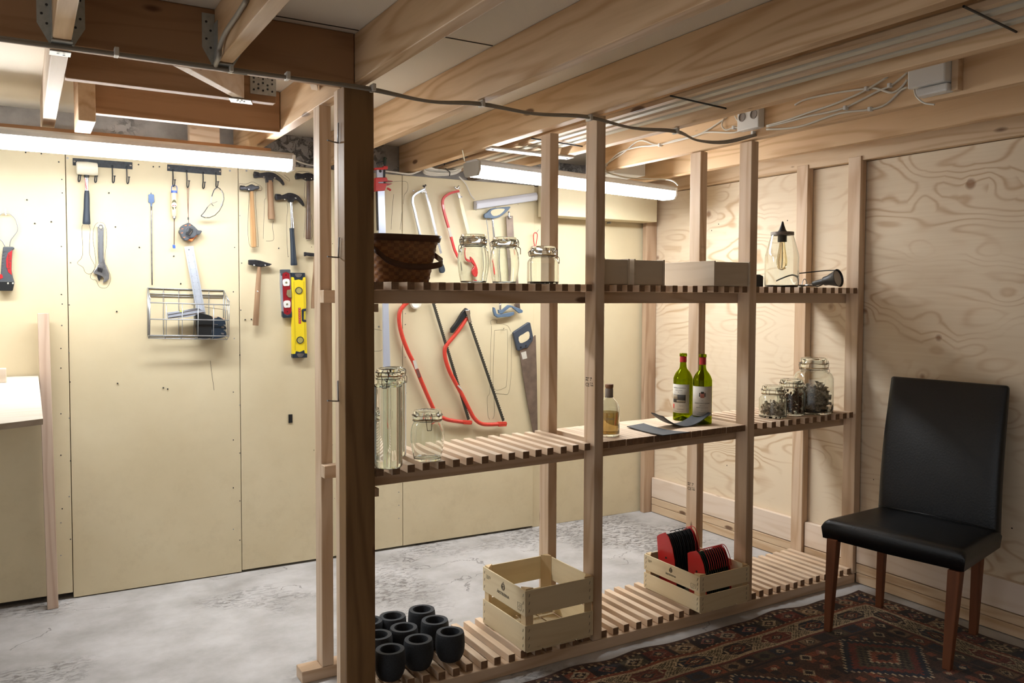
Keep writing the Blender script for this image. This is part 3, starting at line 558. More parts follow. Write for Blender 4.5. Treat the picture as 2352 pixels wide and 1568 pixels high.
# ---- inspection torch, far left
t = thing('work_torch', 'red and black work light hanging from a steel loop at the far left edge', 'torch', W((15,580), .02))
wp(t, 'body', KO([(45,700),(60,693),(190,695),(216,705),(212,725),(185,745),(175,900),(170,1040),(190,1150),(215,1230),(190,1355),(10,1355),(-10,1200),(10,1100),(28,850)]), .004, .034, GREYP, .004)
wp(t, 'grip_panel', KO([(185,745),(120,790),(92,880),(95,1000),(125,1080),(178,1122),(168,1040),(172,900)]), .036, .004, REDP, .001)
wp(t, 'switch_panel', KO([(0,1108),(30,1110),(46,1160),(10,1178),(-12,1170)]), .036, .004, REDP)
wp(t, 'lens_housing', KO([(-10,1210),(200,1210),(212,1240),(188,1357),(-8,1357)]), .003, .038, BLK, .003)
for i in range(6): wp(t, 'grip_rib', KO([(28-i*3,755+i*52),(80-i*5,760+i*52),(80-i*5,768+i*52),(28-i*3,763+i*52)]), .038, .002, STEEL)
for q in ((122,1243),(196,1242)): wp(t, 'lamp_bead', KO([(q[0]-14,q[1]-12),(q[0]+10,q[1]-12),(q[0]+10,q[1]+12),(q[0]-14,q[1]+12)]), .041, .0015, PAPER)
wt(t, 'hanging_loop', KO([(75,690),(40,620),(-10,560),(-40,400),(-20,250),(30,195),(90,190),(160,210),(230,280),(262,380),(262,450),(210,530),(160,600),(145,690)]), .015, .0022, WIRE)
text('Energizer', .018, INK, t, W(KO([(152,1035)])[0], .0405), W(KO([(152,840)])[0], 0)-W(KO([(152,1035)])[0], 0), W(KO([(120,935)])[0],0)-W(KO([(152,935)])[0],0), 'lettering')
h = thing('cup_hook', 'small white hook holding the loop of the red and black work light', 'hook', W((13,490), .01)); wscrew(h, (13, 489), .002, .006, WHP, 'hook_base'); wt(h, 'hook_arm', [(13,480),(12,488),(14,494)], .016, .003, WHP)
# ---- hook racks
def rack(label, px, hooks, screws):
    t = thing('hook_rack', label, 'hook rack', W(px[0], .005)); wp(t, 'back_plate', px, .0, .004, BLKM, .0008)
    for (x, y), (x2, y2) in hooks:
        wscrew(t, (x, y+1), .004, .0065, BLKM, 'rivet')
        A = W((x, y), .006); m = MB(); pts = []
        P = [((x, y), .007), ((x+(x2-x)*.3, y+(y2-y)*.5), .009), ((x2-2, y2-6), .012), ((x2-1, y2), .018), ((x2+2, y2-3), .028), ((x2+3, y2-(y2-y)*.38), .033)]
        m.tube(smoothpts([W(p, o) for p, o in P], 4), .0026, 8); hk = m.build('hook', BLKM, t, smooth=2)
        e = W(P[-1][0], .033); m = MB(); m.lathe([(.0022,-.002),(.0058,.001),(.0045,.003)], e, 12, (0,-.3,1)); m.build('hook_tip', BLKM, hk)
    for s in screws: wscrew(t, s, .004, .0045, CHROME)
    return t
def ka(*q): return KA(list(q))
r1 = rack('black iron hook rack with a white mallet hung on it', ka((503,68),(917,98),(918,147),(504,119)), list(zip(ka((545,120),(660,125),(777,122),(877,130)), ka((548,232),(662,238),(785,240),(885,246)))), ka((516,92),(904,121)))
r2 = rack('black iron hook rack holding the screwdriver, tape and glasses', ka((1159,112),(1532,141),(1533,188),(1158,157)), list(zip(ka((1197,150),(1293,158),(1406,168),(1495,172)), ka((1203,265),(1301,272),(1410,280),(1502,272)))), ka((1170,136),(1523,162)))
# ---- mallet
t = thing('mallet', 'white-headed mallet with black rubber grip hanging on two hooks', 'mallet', W(KA([(600,150)])[0], .03))
wlathe(t, 'head', KA([(528,137)])[0], KA([(677,147)])[0], [(0,.024),(.04,.029),(.5,.031),(.95,.029),(1,.025)], .035, WHNYL)
wlathe(t, 'handle_shaft', KA([(600,188)])[0], KA([(600,300)])[0], [(0,.011),(.2,.0085),(1,.0075)], .035, CHROME)
wlathe(t, 'grip', KA([(602,295)])[0], KA([(599,527)])[0], [(0,.009),(.1,.011),(.3,.0125),(.55,.013),(.85,.0155),(.96,.0165),(1,.0155)], .035, NAVY)
wlathe(t, 'collar', KA([(600,188)])[0], KA([(600,205)])[0], [(0,.0115),(1,.010)], .035, BLK)
wp(t, 'red_stripe', KA([(587,208),(592,208),(602,288),(596,290)]), .040, .003, RED)
# ---- adjustable wrench
t = thing('adjustable_wrench', 'adjustable steel wrench hanging jaw down right of the mallet', 'wrench', W(KA([(697,550)])[0], .01))
P = KA([(676,545),(684,531),(700,527),(714,533),(720,548),(718,640),(720,760),(730,800),(757,870),(757,905),(735,925),(712,934),(722,905),(712,893),(690,880),(648,868),(647,855),(668,830),(682,800),(678,700)])
wp(t, 'body', P, .004, .011, STEEL, .0022)
wp(t, 'handle_recess', KA([(684,575),(712,575),(712,770),(700,800),(688,790)]), .0145, .0012, plain('matt_steel', (120,122,126), .5, metal=.7), .0004)
wp(t, 'lower_jaw', KA([(674,872),(700,888),(690,922),(682,915),(675,895)]), .005, .010, DSTEEL, .001)
for i in range(5): wp(t, 'knurl', KA([(678+i*7,826+i*2),(683+i*7,824+i*2),(680+i*7,852+i*2),(675+i*7,850+i*2)]), .015, .004, DSTEEL)
m = MB(); c_ = W(KA([(698,548)])[0], .0155); m.lathe([(.0082,0),(.0082,.0012),(.0066,.0012),(.0066,0)], c_, 20, WN, cap=False); m.build('hanging_eye', DSTEEL, t)
wp(t, 'eye_hole', [(x, y) for x, y in [(KA([(698,548)])[0][0]+3.6*math.cos(a*PI/8), KA([(698,548)])[0][1]+4.3*math.sin(a*PI/8)) for a in range(16)]], .0152, .0006, YEL)
# ---- long drill bit
t = thing('drill_bit', 'very long thin spade drill bit with a blue head, hanging upright', 'drill bit', W((348,450), .006))
wp(t, 'cutting_head', KA([(1028,322),(1042,318),(1047,303),(1050,318),(1067,322),(1070,375),(1056,380),(1051,412),(1044,412),(1042,380),(1028,376)]), .004, .004, plain('blue_steel', (66,86,118), .35, metal=.4), .0006)
wt(t, 'shank', KA([(1048,405),(1050,650),(1053,905)]), .006, .0032, STEEL); wt(t, 'shank_end', KA([(1053,905),(1054,948)]), .006, .0024, DSTEEL)
# ---- wooden handled hook tool
t = thing('screwdriver', 'tool with a pale wooden handle and blue cap hanging from the second rack', 'screwdriver', W((399,440), .02))
wlathe(t, 'handle', KT([(157,335)])[0], KT([(158,755)])[0], [(0,.0125),(.1,.0135),(.4,.0122),(.7,.0132),(.93,.013),(1,.010)], .022, plain('beech_handle', (232,206,168), .4))
wlathe(t, 'blue_cap', KT([(158,298)])[0], KT([(158,340)])[0], [(0,.014),(1,.0145)], .022, BLUE)
wt(t, 'hanging_ring', KT([(110,300),(108,250),(122,212),(160,198),(198,215),(208,250),(208,300)]), .022, .0016, BLUE)
wlathe(t, 'ferrule', KT([(158,755)])[0], KT([(158,822)])[0], [(0,.007),(.5,.008),(.75,.004),(1,.003)], .022, STEEL)
wt(t, 'shaft', KT([(158,820),(158,1040),(155,1270)]), .022, .0019, plain('brown_shaft', (96,56,44), .4, metal=.4)); wp(t, 'tip_guard', KT([(130,1268),(178,1275),(182,1335),(145,1335),(132,1318)]), .018, .008, BLUE, .0008)
c_ = KT([(157,550)])[0]; el = lambda rx, ry: [(c_[0]+rx*math.cos(a*PI/10), c_[1]+ry*math.sin(a*PI/10)) for a in range(20)]
wp(t, 'maker_badge', el(5.8,12), .0335, .0012, plain('badge_olive', (86,82,50), .6)); wp(t, 'badge_centre', el(6.,5.8), .0345, .0012, plain('badge_cream', (226,222,190), .6))
for s in (-2.4, 2.4): wp(t, 'badge_mark', [(c_[0]+s-1.3,c_[1]+.6),(c_[0]+s+1.3,c_[1]+.6),(c_[0]+s+1.3,c_[1]+3),(c_[0]+s-1.3,c_[1]+3)], .0357, .0004, RED)
# ---- tape measure
t = thing('tape_measure', 'grey and orange tape measure hanging from a red-brown cord', 'tape measure', W((434,535), .02))
wp(t, 'inner_case', KT([(300,985),(340,900),(420,878),(520,950),(575,1030),(570,1110),(520,1150),(480,1212),(430,1190),(330,1160),(270,1080)]), .010, .030, ORANGE, .003)
B = [(415,868),(460,890),(530,945),(590,1008),(645,1012),(665,1025),(620,1085),(565,1088),(520,1140),(440,1160),(400,1190),(360,1195),(325,1165),(300,1140),(268,1070),(250,1050),(252,1005),(275,985),(268,965),(300,925),(330,905),(380,885)]
wp(t, 'rubber_case', KT(B), .006, .040, GREYP, .004)
for q in ((365,918),(440,912),(305,978),(298,1052),(340,1132)): wp(t, 'grip_slot', KT([(q[0]-20,q[1]+4),(q[0]+16,q[1]-6),(q[0]+16,q[1]+8),(q[0]-16,q[1]+12)]), .0455, .0012, ORANGE)
c_ = KT([(460,1040)])[0]; m = MB(); m.lathe([(.0285,0),(.0285,.003),(.024,.0045),(.023,.0035),(0,.0035)], W(c_, .046), 32, WN); m.build('round_face', GREYP, t, smooth=True)
wp(t, 'belt_clip', KT([(435,960),(500,990),(495,1030),(440,1115),(370,1080),(375,1040),(410,1030)]), .050, .004, BLK, .001); wp(t, 'clip_edge', KT([(470,1020),(480,1030),(440,1090),(428,1080)]), .054, .001, CHROME)
wt(t, 'cord', KT([(415,870),(412,790),(405,600),(392,240)]), .022, .0012, plain('red_brown_cord', (116,56,40), .7)); wt(t, 'cord', KT([(415,870),(410,790),(412,600),(420,240)]), .024, .0012, MAT['red_brown_cord']); wt(t, 'cord_crimp', KT([(410,775),(411,820)]), .023, .0032, DSTEEL)
# ---- safety glasses
t = thing('safety_glasses', 'clear safety glasses hanging by one arm from the second rack', 'glasses', W((490,460), .03))
CLR = glass('clear_plastic', (.93,.95,.97,1), .05)
m = MB(); rows = []
top = KT([(1000,290),(1030,350),(1040,440),(1015,540),(960,640),(880,720),(790,760),(660,752)]); low = KT([(985,300),(1012,360),(1018,440),(990,530),(930,615),(850,690),(770,745),(655,745)])
m.sheet([[W(p, .050) for p in top], [W(p, .062) for p in KT([(1015,280),(1052,350),(1060,450),(1032,560),(975,665),(895,745),(790,790),(690,790)])]], WN*-.0015); m.build('lens', CLR, t, smooth=True)
wt(t, 'brow_bar', top, .050, .0014, plain('clear_grey_frame', (190,192,200), .25)); wt(t, 'arm', KT([(940,235),(880,280),(835,400)]), .030, .0022, GREYP); wt(t, 'arm', KT([(835,400),(820,470),(828,525)]), .030, .0018, MAT['clear_grey_frame']); wt(t, 'arm', KT([(935,490),(880,515),(828,525),(760,590)]), .034, .0018, CABG); wt(t, 'arm', KT([(760,590),(700,680),(640,748)]), .034, .0020, GREYP)
wt(t, 'arm_tip', KT([(640,748),(680,768),(730,785)]), .036, .0024, BLK); wt(t, 'nose_piece', KT([(1000,530),(1010,560),(1008,580)]), .048, .0022, MAT['clear_grey_frame']); wt(t, 'arm_end', KT([(828,525),(845,550),(866,572)]), .032, .0018, GREYP)
wt(t, 'hanging_end', KT([(940,235),(975,255),(1000,285)]), .034, .0018, BLK)
# ---- wire basket and contents
t = thing('wire_basket', 'grey wire basket screwed to the cream wall', 'basket', W((432,775), .06)); D = .085
bk = KS([(60,662),(1200,700),(1195,1395),(78,1395)]); fr = KS([(95,828),(1283,862),(1277,1405),(92,1395)])
def L2(q, w): return [W(a, b) for a, b in zip(q, w)]
m = MB(); R_ = .0022
BT, BR = W(KS([(60,662)])[0], .004), W(KS([(1200,700)])[0], .004)
bot = KS([(60,1395),(1195,1420)]); fb = KS([(75,1420),(1255,1435)])
B0, B1 = W(KS([(62,1385)])[0], .004), W(KS([(1195,1385)])[0], .004)
ft0, ft1 = W(KS([(92,880)])[0], D), W(KS([(1283,915)])[0], D); fm0, fm1 = W(KS([(90,1128)])[0], D), W(KS([(1280,1146)])[0], D); f0, f1 = W(KS([(90,1372)])[0], D), W(KS([(1278,1382)])[0], D)
fe0, fe1 = W(KS([(98,828)])[0], D), W(KS([(1283,862)])[0], D); u0, u1 = W(KS([(75,1412)])[0], D*.8), W(KS([(1252,1434)])[0], D*.8)
m.tube([BT, BR], .0032); m.tube([BT, fe0], .0032); m.tube([BR, fe1], .0032); m.tube([W(KS([(75,745)])[0],.005), W(KS([(1195,770)])[0],.005)], R_); m.tube([W(KS([(85,778)])[0],.005), W(KS([(1190,800)])[0],.005)], R_)
m.build('rim', WIRE, t, smooth=2)
m = MB(); m.tube([ft0, ft1], .0028); m.tube([fm0, fm1], .0028); m.tube([f0, f1], .0028); m.tube([u0, u1], .0024); m.tube([B0, B1], .0024)
m.build('front_bar', WIRE, t, smooth=2)
m = MB()
for i in range(6): a = i/5; m.tube([ft0.lerp(ft1, a), f0.lerp(f1, a), u0.lerp(u1, a), B0.lerp(B1, a), BT.lerp(BR, a)], .0018, 6)
for P_, Q_ in ((BT, fe0), (BR, fe1)):
    for a in (.0, .35, .7, 1.):
        s = P_.lerp(Q_, a); e = (B0.lerp(f0, a) if P_ is BT else B1.lerp(f1, a)); m.tube([s, e], .0022, 6)
for s, e in ((B0, f0), (B1, f1)): m.tube([s, e], .0024, 6)
m.build('upright_wire', WIRE, t, smooth=2)
for q in ((295,742),(985,768)): wscrew(t, KS([q])[0], .004, .005, STEEL)
t = thing('steel_ruler', 'wide steel ruler standing tilted in the wire basket', 'ruler', W((450,640), .03))
ra, rb_, rc, rd = KS([(610,45),(745,30),(932,1050),(800,1050)])
m = MB(); m.hexa([W(rd,.058),W(rc,.058),W(rc,.056),W(rd,.056),W(ra,.007),W(rb_,.007),W(rb_,.005),W(ra,.005)]); m.build('blade', plain('brushed_steel', (166,172,182), .4, metal=.35, noise_=.06), t)
m = MB()
for i in range(46):
    f = .03+i/46*.93
    for s0, s1 in ((.12, .22 if i % 5 else .30), (.88, .78 if i % 5 else .70)):
        p, q = [Vector(W((ra[0]+(rb_[0]-ra[0])*s+(rd[0]+(rc[0]-rd[0])*s-ra[0]-(rb_[0]-ra[0])*s)*f, ra[1]+(rb_[1]-ra[1])*s+(rd[1]+(rc[1]-rd[1])*s-ra[1]-(rb_[1]-ra[1])*s)*f), .0075+.051*f)) for s in (s0, s1)]
        m.tube([p, q], .0005, 4)
m.build('graduation', INK, t); c_ = KS([(680,85)])[0]; wscrew(t, c_, .012, .0028, DSTEEL, 'hole')
t = thing('aluminium_level', 'short aluminium spirit level leaning in the wire basket', 'spirit level', W((430,717), .05))
wp(t, 'body', KS([(355,1030),(530,1005),(545,1022),(590,1022),(610,995),(820,955),(905,1015),(860,1030),(775,1075),(650,1100),(365,1122)]), .050, .018, plain('aluminium', (170,176,188), .4, metal=.25), .001)
wp(t, 'vial', KS([(535,998),(600,995),(595,1020),(545,1022)]), .052, .012, GREENV, .001); wp(t, 'rib_line', KS([(365,1108),(900,1018),(900,1026),(368,1118)]), .0685, .0012, CHROME); wp(t, 'rib_line', KS([(358,1060),(840,975),(842,980),(360,1066)]), .0685, .0012, STEEL)
t = thing('work_glove', 'black glove bundle with a tan lining lying in the wire basket', 'glove', W((488,748), .045))
m = MB()
for k_, (px, o0, o1) in enumerate(((KS([(775,1065),(805,1032),(860,1040),(1000,1075),(1035,1130),(1020,1300),(1000,1410),(835,1415),(820,1380)]), .02, .068), (KS([(1030,1140),(1100,1110),(1130,1095),(1215,1150),(1228,1215),(1170,1190),(1230,1240),(1238,1280),(1200,1290),(1235,1320),(1235,1380),(1150,1412),(1010,1412),(985,1300)]), .025, .064))):
    m = MB(); wpoly(m, smooth2(px, 3), o0, o1-o0); m.build(('cuff', 'fingers')[k_], BLK if k_ == 0 else NAVY, t, bevel=.008, seg=3)
wp(t, 'lining', KS([(990,1072),(1080,1098),(1120,1090),(1220,1118),(1222,1150),(1150,1130),(1100,1125),(1060,1140),(1030,1130)]), .03, .02, plain('tan_lining', (176,146,118), .8), .003)
for q in ((1060,1200,1120,1215),(1000,1280,1030,1350),(1170,1230,1215,1265),(1165,1330,1210,1360)): wp(t, 'reflective_patch', KS([(q[0],q[1]),(q[2],q[1]+8),(q[2]-10,q[3]),(q[0]-5,q[3]-8)]), .0645, .0012, STEEL)
# ---- hammers
def hammer(label, head, hmat, ha, hb, prof, mat, hoff=.03, th=.024, face=None, extra=None, hs=()):
    t = thing('hammer', label, 'hammer', W(ha, hoff)); wp(t, 'head', head, hoff-th/2, th, hmat, .004)
    wlathe(t, 'handle', ha, hb, prof, hoff, mat)
    if face: wlathe(t, 'striking_face', face[0], face[1], [(0,face[2]),(.15,face[2]+.001),(.8,face[2]),(1,face[2]*.75)], hoff, hmat)
    for s in hs: wscrew(t, s, hoff+th/2, .0035, CHROME, 'nail_head')
    return t
def kb(*q): return KB(list(q))
hammer('ball-peen hammer with a light wooden handle, left of the claw hammers', smooth2(kb((98,262),(135,266),(160,255),(180,250),(205,262),(222,258),(230,268),(226,285),(205,285),(185,297),(160,297),(135,290),(98,290)), 2), DSTEEL, *kb((174,285),(190,686)), [(0,.009),(.15,.0095),(.45,.0115),(.75,.0135),(.95,.0135),(1,.012)], HANDLE, face=kb((95,275),(132,277))+[.0115], hs=kb((155,286)))
hammer('claw hammer with a straight grey wooden handle, highest on the wall', smooth2(kb((195,160),(230,172),(275,166),(320,168),(360,190),(392,222),(404,250),(396,255),(372,228),(345,212),(325,210),(323,236),(276,236),(272,205),(230,202),(195,204)), 2), DSTEEL, *kb((300,225),(312,493)), [(0,.015),(.3,.0155),(.6,.0145),(.9,.018),(1,.017)], HANDLED, face=kb((190,182),(228,187))+[.0145], hs=kb((258,200),(335,207)))
t = hammer('claw hammer with a chromed shaft and dark blue rubber grip', smooth2(kb((345,316),(385,325),(425,310),(460,312),(500,330),(530,365),(543,398),(532,396),(505,368),(475,355),(466,372),(432,372),(425,352),(385,352),(345,358)), 2), DSTEEL, *kb((447,365),(458,560)), [(0,.0065),(.5,.0075),(1,.0095)], CHROME, face=kb((340,337),(382,339))+[.0145], hs=kb((405,356),(478,346)))
wlathe(t, 'grip', *kb((453,555),(468,812)), [(0,.0125),(.1,.0115),(.4,.0125),(.75,.0145),(.92,.0165),(.98,.0175),(1,.0155)], .03, NAVY)
hammer('hammer with a dark steel head and dark brown handle, nearest the posts', smooth2(kb((484,172),(525,178),(555,170),(590,175),(655,208),(655,216),(600,222),(575,228),(552,222),(525,208),(484,214)), 2), DSTEEL, *kb((568,215),(568,632)), [(0,.010),(.3,.0095),(.6,.0125),(.8,.0145),(.97,.0145),(1,.0125)], plain('dark_varnished_handle', (94,72,56), .4, noise_=.2, nscale=30), face=kb((483,193),(522,194))+[.0125], hs=kb((545,212),(588,212)))
hammer('cross-peen hammer with a thick worn wooden handle, lower left of the group', kb((155,772),(200,772),(235,778),(318,803),(300,815),(240,824),(155,806)), DSTEEL, *kb((228,815),(202,1228)), [(0,.009),(.15,.0115),(.4,.013),(.8,.0142),(1,.0142)], HANDLED, hs=kb((193,812),(270,812),(215,993)))
hammer('small tack hammer with a slender handle, right of the yellow level', kb((540,718),(560,722),(665,732),(666,745),(620,750),(590,750),(560,745),(540,750)), DSTEEL, *kb((612,742),(600,1110)), [(0,.0065),(.12,.0055),(.3,.006),(.6,.0105),(.9,.0115),(1,.0105)], HANDLED, th=.016)
# ---- levels
t = thing('red_level', 'short dark red spirit level with two round vials, left of the yellow one', 'spirit level', W((660,675), .01))
wp(t, 'body', KL([(32,128),(60,120),(165,120),(178,135),(205,830),(195,845),(75,850),(58,835),(28,300)]), .004, .024, plain('grey_level_edge', (150,152,160), .4, metal=.2), .003)
wp(t, 'end_cap', KL([(32,122),(178,122),(182,190),(160,185),(115,160),(65,180),(55,210),(35,215)]), .005, .027, GREYP, .003); wp(t, 'end_cap', KL([(55,745),(70,750),(85,790),(130,812),(175,790),(188,755),(200,748),(203,840),(75,848),(60,830)]), .005, .027, NAVY, .003)
wp(t, 'face_plate', smooth2(KL([(57,200),(80,168),(120,158),(155,175),(165,205),(192,740),(175,785),(130,800),(90,780),(78,750)]), 3), .028, .003, DRED, .001)
for cy in (318, 643):
    x = 115 if cy < 400 else 127; q = [(x-47,cy-45),(x+42,cy-50),(x+48,cy+40),(x+10,cy+50),(x-42,cy+45)]; wp(t, 'vial_mount', smooth2(KL(q), 3), .031, .003, WHP, .001); m = MB(); m.lathe([(.0052,0),(.0052,.002),(0,.002)], W(KL([(x,cy)])[0], .034), 20, WN); m.build('vial', plain('olive_vial_%d' % cy, (130,122,92), .2), t)
for q in ((110,205),(130,755)): m = MB(); m.lathe([(.0033,0),(.0033,.001)], W(KL([q])[0], .031), 16, WN); m.build('hole', BLK, t)
wp(t, 'centre_vial', KL([(130,430),(190,418),(198,545),(150,542),(120,500)]), .030, .006, plain('olive_vial', (132,122,96), .2), .001)
t = thing('yellow_level', 'yellow spirit level with dark blue ends and a red lettered mark', 'spirit level', W((690,725), .03))
wp(t, 'body', KL([(192,235),(403,235),(413,700),(350,720),(352,890),(415,905),(430,1385),(208,1390)]), .004, .026, YELP, .0012)
for x0, x1 in ((222,236),(372,388)): wp(t, 'groove_edge', KL([(x0,300),(x1,300),(x1+22,1330),(x0+22,1330)]), .030, .0012, plain('level_groove_%d' % x0, (206,182,40), .4))
wp(t, 'end_cap', KL([(190,170),(398,172),(400,235),(368,240),(358,285),(300,270),(240,282),(230,240),(192,232)]), .003, .029, NAVY, .002); wp(t, 'end_cap', KL([(208,1388),(250,1385),(262,1345),(320,1358),(385,1330),(395,1378),(430,1382),(431,1443),(210,1448)]), .003, .029, NAVY, .002)
for c_, ry in (((297,208),34), ((325,1405),30)): wp(t, 'grip_opening', smooth2(KL([(c_[0]-52,c_[1]-18),(c_[0],c_[1]-26),(c_[0]+52,c_[1]-18),(c_[0]+35,c_[1]+22),(c_[0],c_[1]+32),(c_[0]-35,c_[1]+22)]), 2), .032, .001, STEEL)
for c_ in ((302,438), (321,1180)):
    P = W(KL([c_])[0], .030); m = MB(); m.lathe([(.0185,0),(.0185,.004),(.0150,.004),(.0148,.001)], P, 32, WN, cap=False); m.build('vial_ring', NAVY, t, smooth=True)
    m = MB(); m.lathe([(.0148,.001),(.0148,.003),(0,.003)], P, 28, WN); m.build('vial', plain('vial_%d' % c_[0], (168,160,96), .15), t)
wp(t, 'side_cutout', KL([(345,735),(365,712),(412,710),(412,742),(375,745),(372,872),(414,878),(415,908),(368,905),(350,890)]), .006, .027, NAVY, .001); wp(t, 'side_vial', KL([(375,745),(405,748),(408,872),(373,870)]), .010, .012, GREENV, .001)
for i, ch in enumerate('BAUHAUS'):
    y0 = 695+i*34.4; q = KL([(294+i,y0),(330+i,y0),(331+i,y0+32),(295+i,y0+32)]); wp(t, 'letter_block', q, .030, .0008, plain('mark_red_%d' % i, (190,60,50), .5))
    a = KL([(303+i,y0+4)])[0]; text(ch, .0085, PAPER, t, W(a, .0312), W((a[0],a[1]+10))-W(a), W((a[0]+10,a[1]))-W(a), 'lettering')
# ---- bar clamp
t = thing('bar_clamp', 'aluminium bar clamp with a red head, seen just right of the corner post', 'clamp', W((880,400), .05))
m = MB(); A = KC([(98,190),(158,186),(158,250),(98,250)])
wp(t, 'bar', KC([(95,185),(158,185),(172,700),(176,1000),(120,1000),(112,700)]), .030, .018, plain('clamp_aluminium', (196,204,222), .3, metal=.35), .0015)
wp(t, 'bar', KD([(142,50),(188,50),(203,590),(150,590)]), .030, .018, MAT['clamp_aluminium'], .0015)
wp(t, 'bar_edge', KC([(98,370),(104,370),(112,705),(106,705)]), .026, .024, DSTEEL)
wp(t, 'head', KC([(82,258),(90,252),(180,250),(190,270),(188,285),(110,290),(108,300),(186,302),(165,365),(82,370)]), .022, .036, RED, .003)
wp(t, 'top_bracket', KC([(78,168),(150,165),(155,152),(190,155),(190,182),(150,185),(78,182)]), .022, .034, RED, .002)
wp(t, 'jaw_pad', KC([(178,275),(232,282),(230,288),(178,290)]), .030, .020, DRED); wp(t, 'jaw_pad', KC([(178,300),(232,303),(200,318),(178,318)]), .030, .020, DRED)
wt(t, 'screw_spindle', KC([(168,80),(162,160),(160,250),(165,330)]), .05, .006, DSTEEL); wt(t, 'tommy_bar', KC([(90,130),(150,110),(180,88)]), .05, .003, BLK); wt(t, 'spindle_top', KC([(165,80),(163,140)]), .05, .009, GRN)
wscrew(t, KC([(125,198)])[0], .048, .008, DSTEEL, 'rivet'); wt(t, 'release_lever', KC([(185,345),(200,352),(214,362)]), .052, .006, RED)
# ---- hacksaws
def kc(*q): return KC(list(q))
def kd(*q): return KD(list(q))
t = thing('hacksaw', 'bare metal hacksaw hanging behind the woven basket', 'hacksaw', W((965,440), .03))
m = MB(); m.tube(smoothpts([W(p, .03) for p in kc((505,350),(470,370),(425,395),(403,425),(402,470),(420,540),(455,700),(490,860),(520,960))], 4), .0085, 4, sq=WN); m.build('frame', plain('silver_frame', (190,196,204), .25, metal=.7), t, bevel=.001)
wp(t, 'blade', kc((505,375),(520,372),(560,500),(612,720),(655,900),(640,905),(590,720),(545,520)), .028, .003, STEEL); wp(t, 'blade_holder', kc((475,365),(500,350),(515,315),(515,345),(525,375),(520,390),(500,380),(480,388)), .024, .012, CHROME, .001); wt(t, 'wing_nut', kc((490,322),(505,330),(515,315)), .03, .005, DSTEEL)
wp(t, 'handle', smooth2(kc((640,965),(668,995),(684,1045),(672,1068),(645,1066),(636,1020)), 3), .02, .024, NAVY, .004)
t = thing('hacksaw', 'red hacksaw with a tall curved frame, hanging behind the jars', 'hacksaw', W((1040,450), .03))
m = MB(); m.tube(smoothpts([W(p, .03) for p in kc((800,368),(730,385),(680,415),(660,450),(662,500),(680,580),(715,700),(755,850),(775,900),(800,945),(850,965),(920,968))], 4), .0092, 4, sq=WN); m.build('frame', RED, t, bevel=.001)
wp(t, 'blade', kc((795,400),(812,398),(850,540),(900,735),(925,850),(915,860),(870,735),(825,560)), .028, .0025, plain('cream_blade', (206,198,164), .4, metal=.2)); wp(t, 'blade_holder', kc((785,385),(805,380),(820,425),(800,432)), .026, .009, CHROME, .001); wt(t, 'wing_nut', kc((760,330),(780,350),(800,325)), .032, .0055, CHROME)
wp(t, 'paper_sticker', kc((700,685),(722,680),(745,758),(722,762)), .0375, .0008, PAPER)
wp(t, 'handle', smooth2(kc((880,930),(930,960),(990,1040),(985,1100),(930,1095),(900,1050),(940,1010),(900,980)), 2), .02, .022, RED, .003)
# ---- blue framed saw
t = thing('fret_saw', 'slate blue handled saw frame hanging below the white strip housing', 'saw', W((1150,500), .03))
wp(t, 'handle', smooth2(kc((1020,565),(1040,555),(1075,520),(1130,512),(1235,500),(1238,515),(1205,550),(1150,590),(1095,605),(1060,600),(1022,598)), 2), .022, .016, SBLUE, .003)
c_ = kc((1075,560),(1080,535),(1130,520),(1185,520),(1190,532),(1150,570),(1100,582)); wp(t, 'hand_opening', smooth2(c_, 2), .038, .0008, YEL)
wt(t, 'tube_frame', kc((1085,600),(1095,700),(1105,830),(1110,1000),(1155,1330)), .03, .0065, CHROME); wt(t, 'thin_rod', kc((1018,560),(1040,640),(1055,780),(1085,1000),(1105,1330)), .03, .0022, STEEL)
wp(t, 'blade', kc((1205,580),(1262,580),(1272,760),(1300,1000),(1325,1380),(1290,1400),(1260,1100),(1215,800)), .026, .003, RUST); wt(t, 'tension_bolt', kc((1228,545),(1230,600),(1245,590)), .032, .006, CHROME)
wp(t, 'foot_frame', kd((1045,90),(1060,95),(1072,140),(1085,150),(1215,128),(1218,150),(1180,168),(1080,175),(1055,158),(1045,120)), .024, .014, SBLUE, .002)
wp(t, 'clamp_arm', kd((1085,110),(1110,115),(1165,72),(1190,75),(1270,105),(1288,118),(1285,135),(1258,140),(1200,92),(1180,92),(1115,145),(1092,140)), .030, .012, SBLUE, .002)
wt(t, 'tube_frame', kd((1100,60),(1100,140)), .03, .0075, CHROME); wp(t, 'blade', kd((1215,65),(1262,65),(1268,125),(1225,120)), .026, .003, RUST)
# ---- strip housing
t = thing('power_strip', 'long white plastic housing mounted at a slant, cable entering its left end', 'power strip', W((1160,462), .03))
m = MB(); A0, A1 = kc((940,490),(1465,415)); 
def sec(p, s): 
    c0 = W(p, .03); return [c0+Vector((0,0,-.024))+WN*-.026, c0+Vector((0,0,-.024))+WN*.016, c0+Vector((0,0,.006))+WN*.020, c0+Vector((0,0,.024))+WN*.006, c0+Vector((0,0,.026))+WN*-.026]
m.prism(sec(A0, 0), sec(A1, 1)); m.build('housing', plain('bluish_white_plastic', (200,202,212), .4), t, bevel=.005)
for q in kc((948,485),(945,532),(1115,460),(1110,508),(1308,433),(1305,482),(1468,412),(1466,460)): m = MB(); m.lathe([(.0018,0),(.0018,.0012)], W(q, .0475), 8, WN); m.build('screw', DSTEEL, t)
wt(t, 'power_cord', kc((935,440),(900,400),(860,310),(820,265),(800,245)), .02, .0042, CABW)
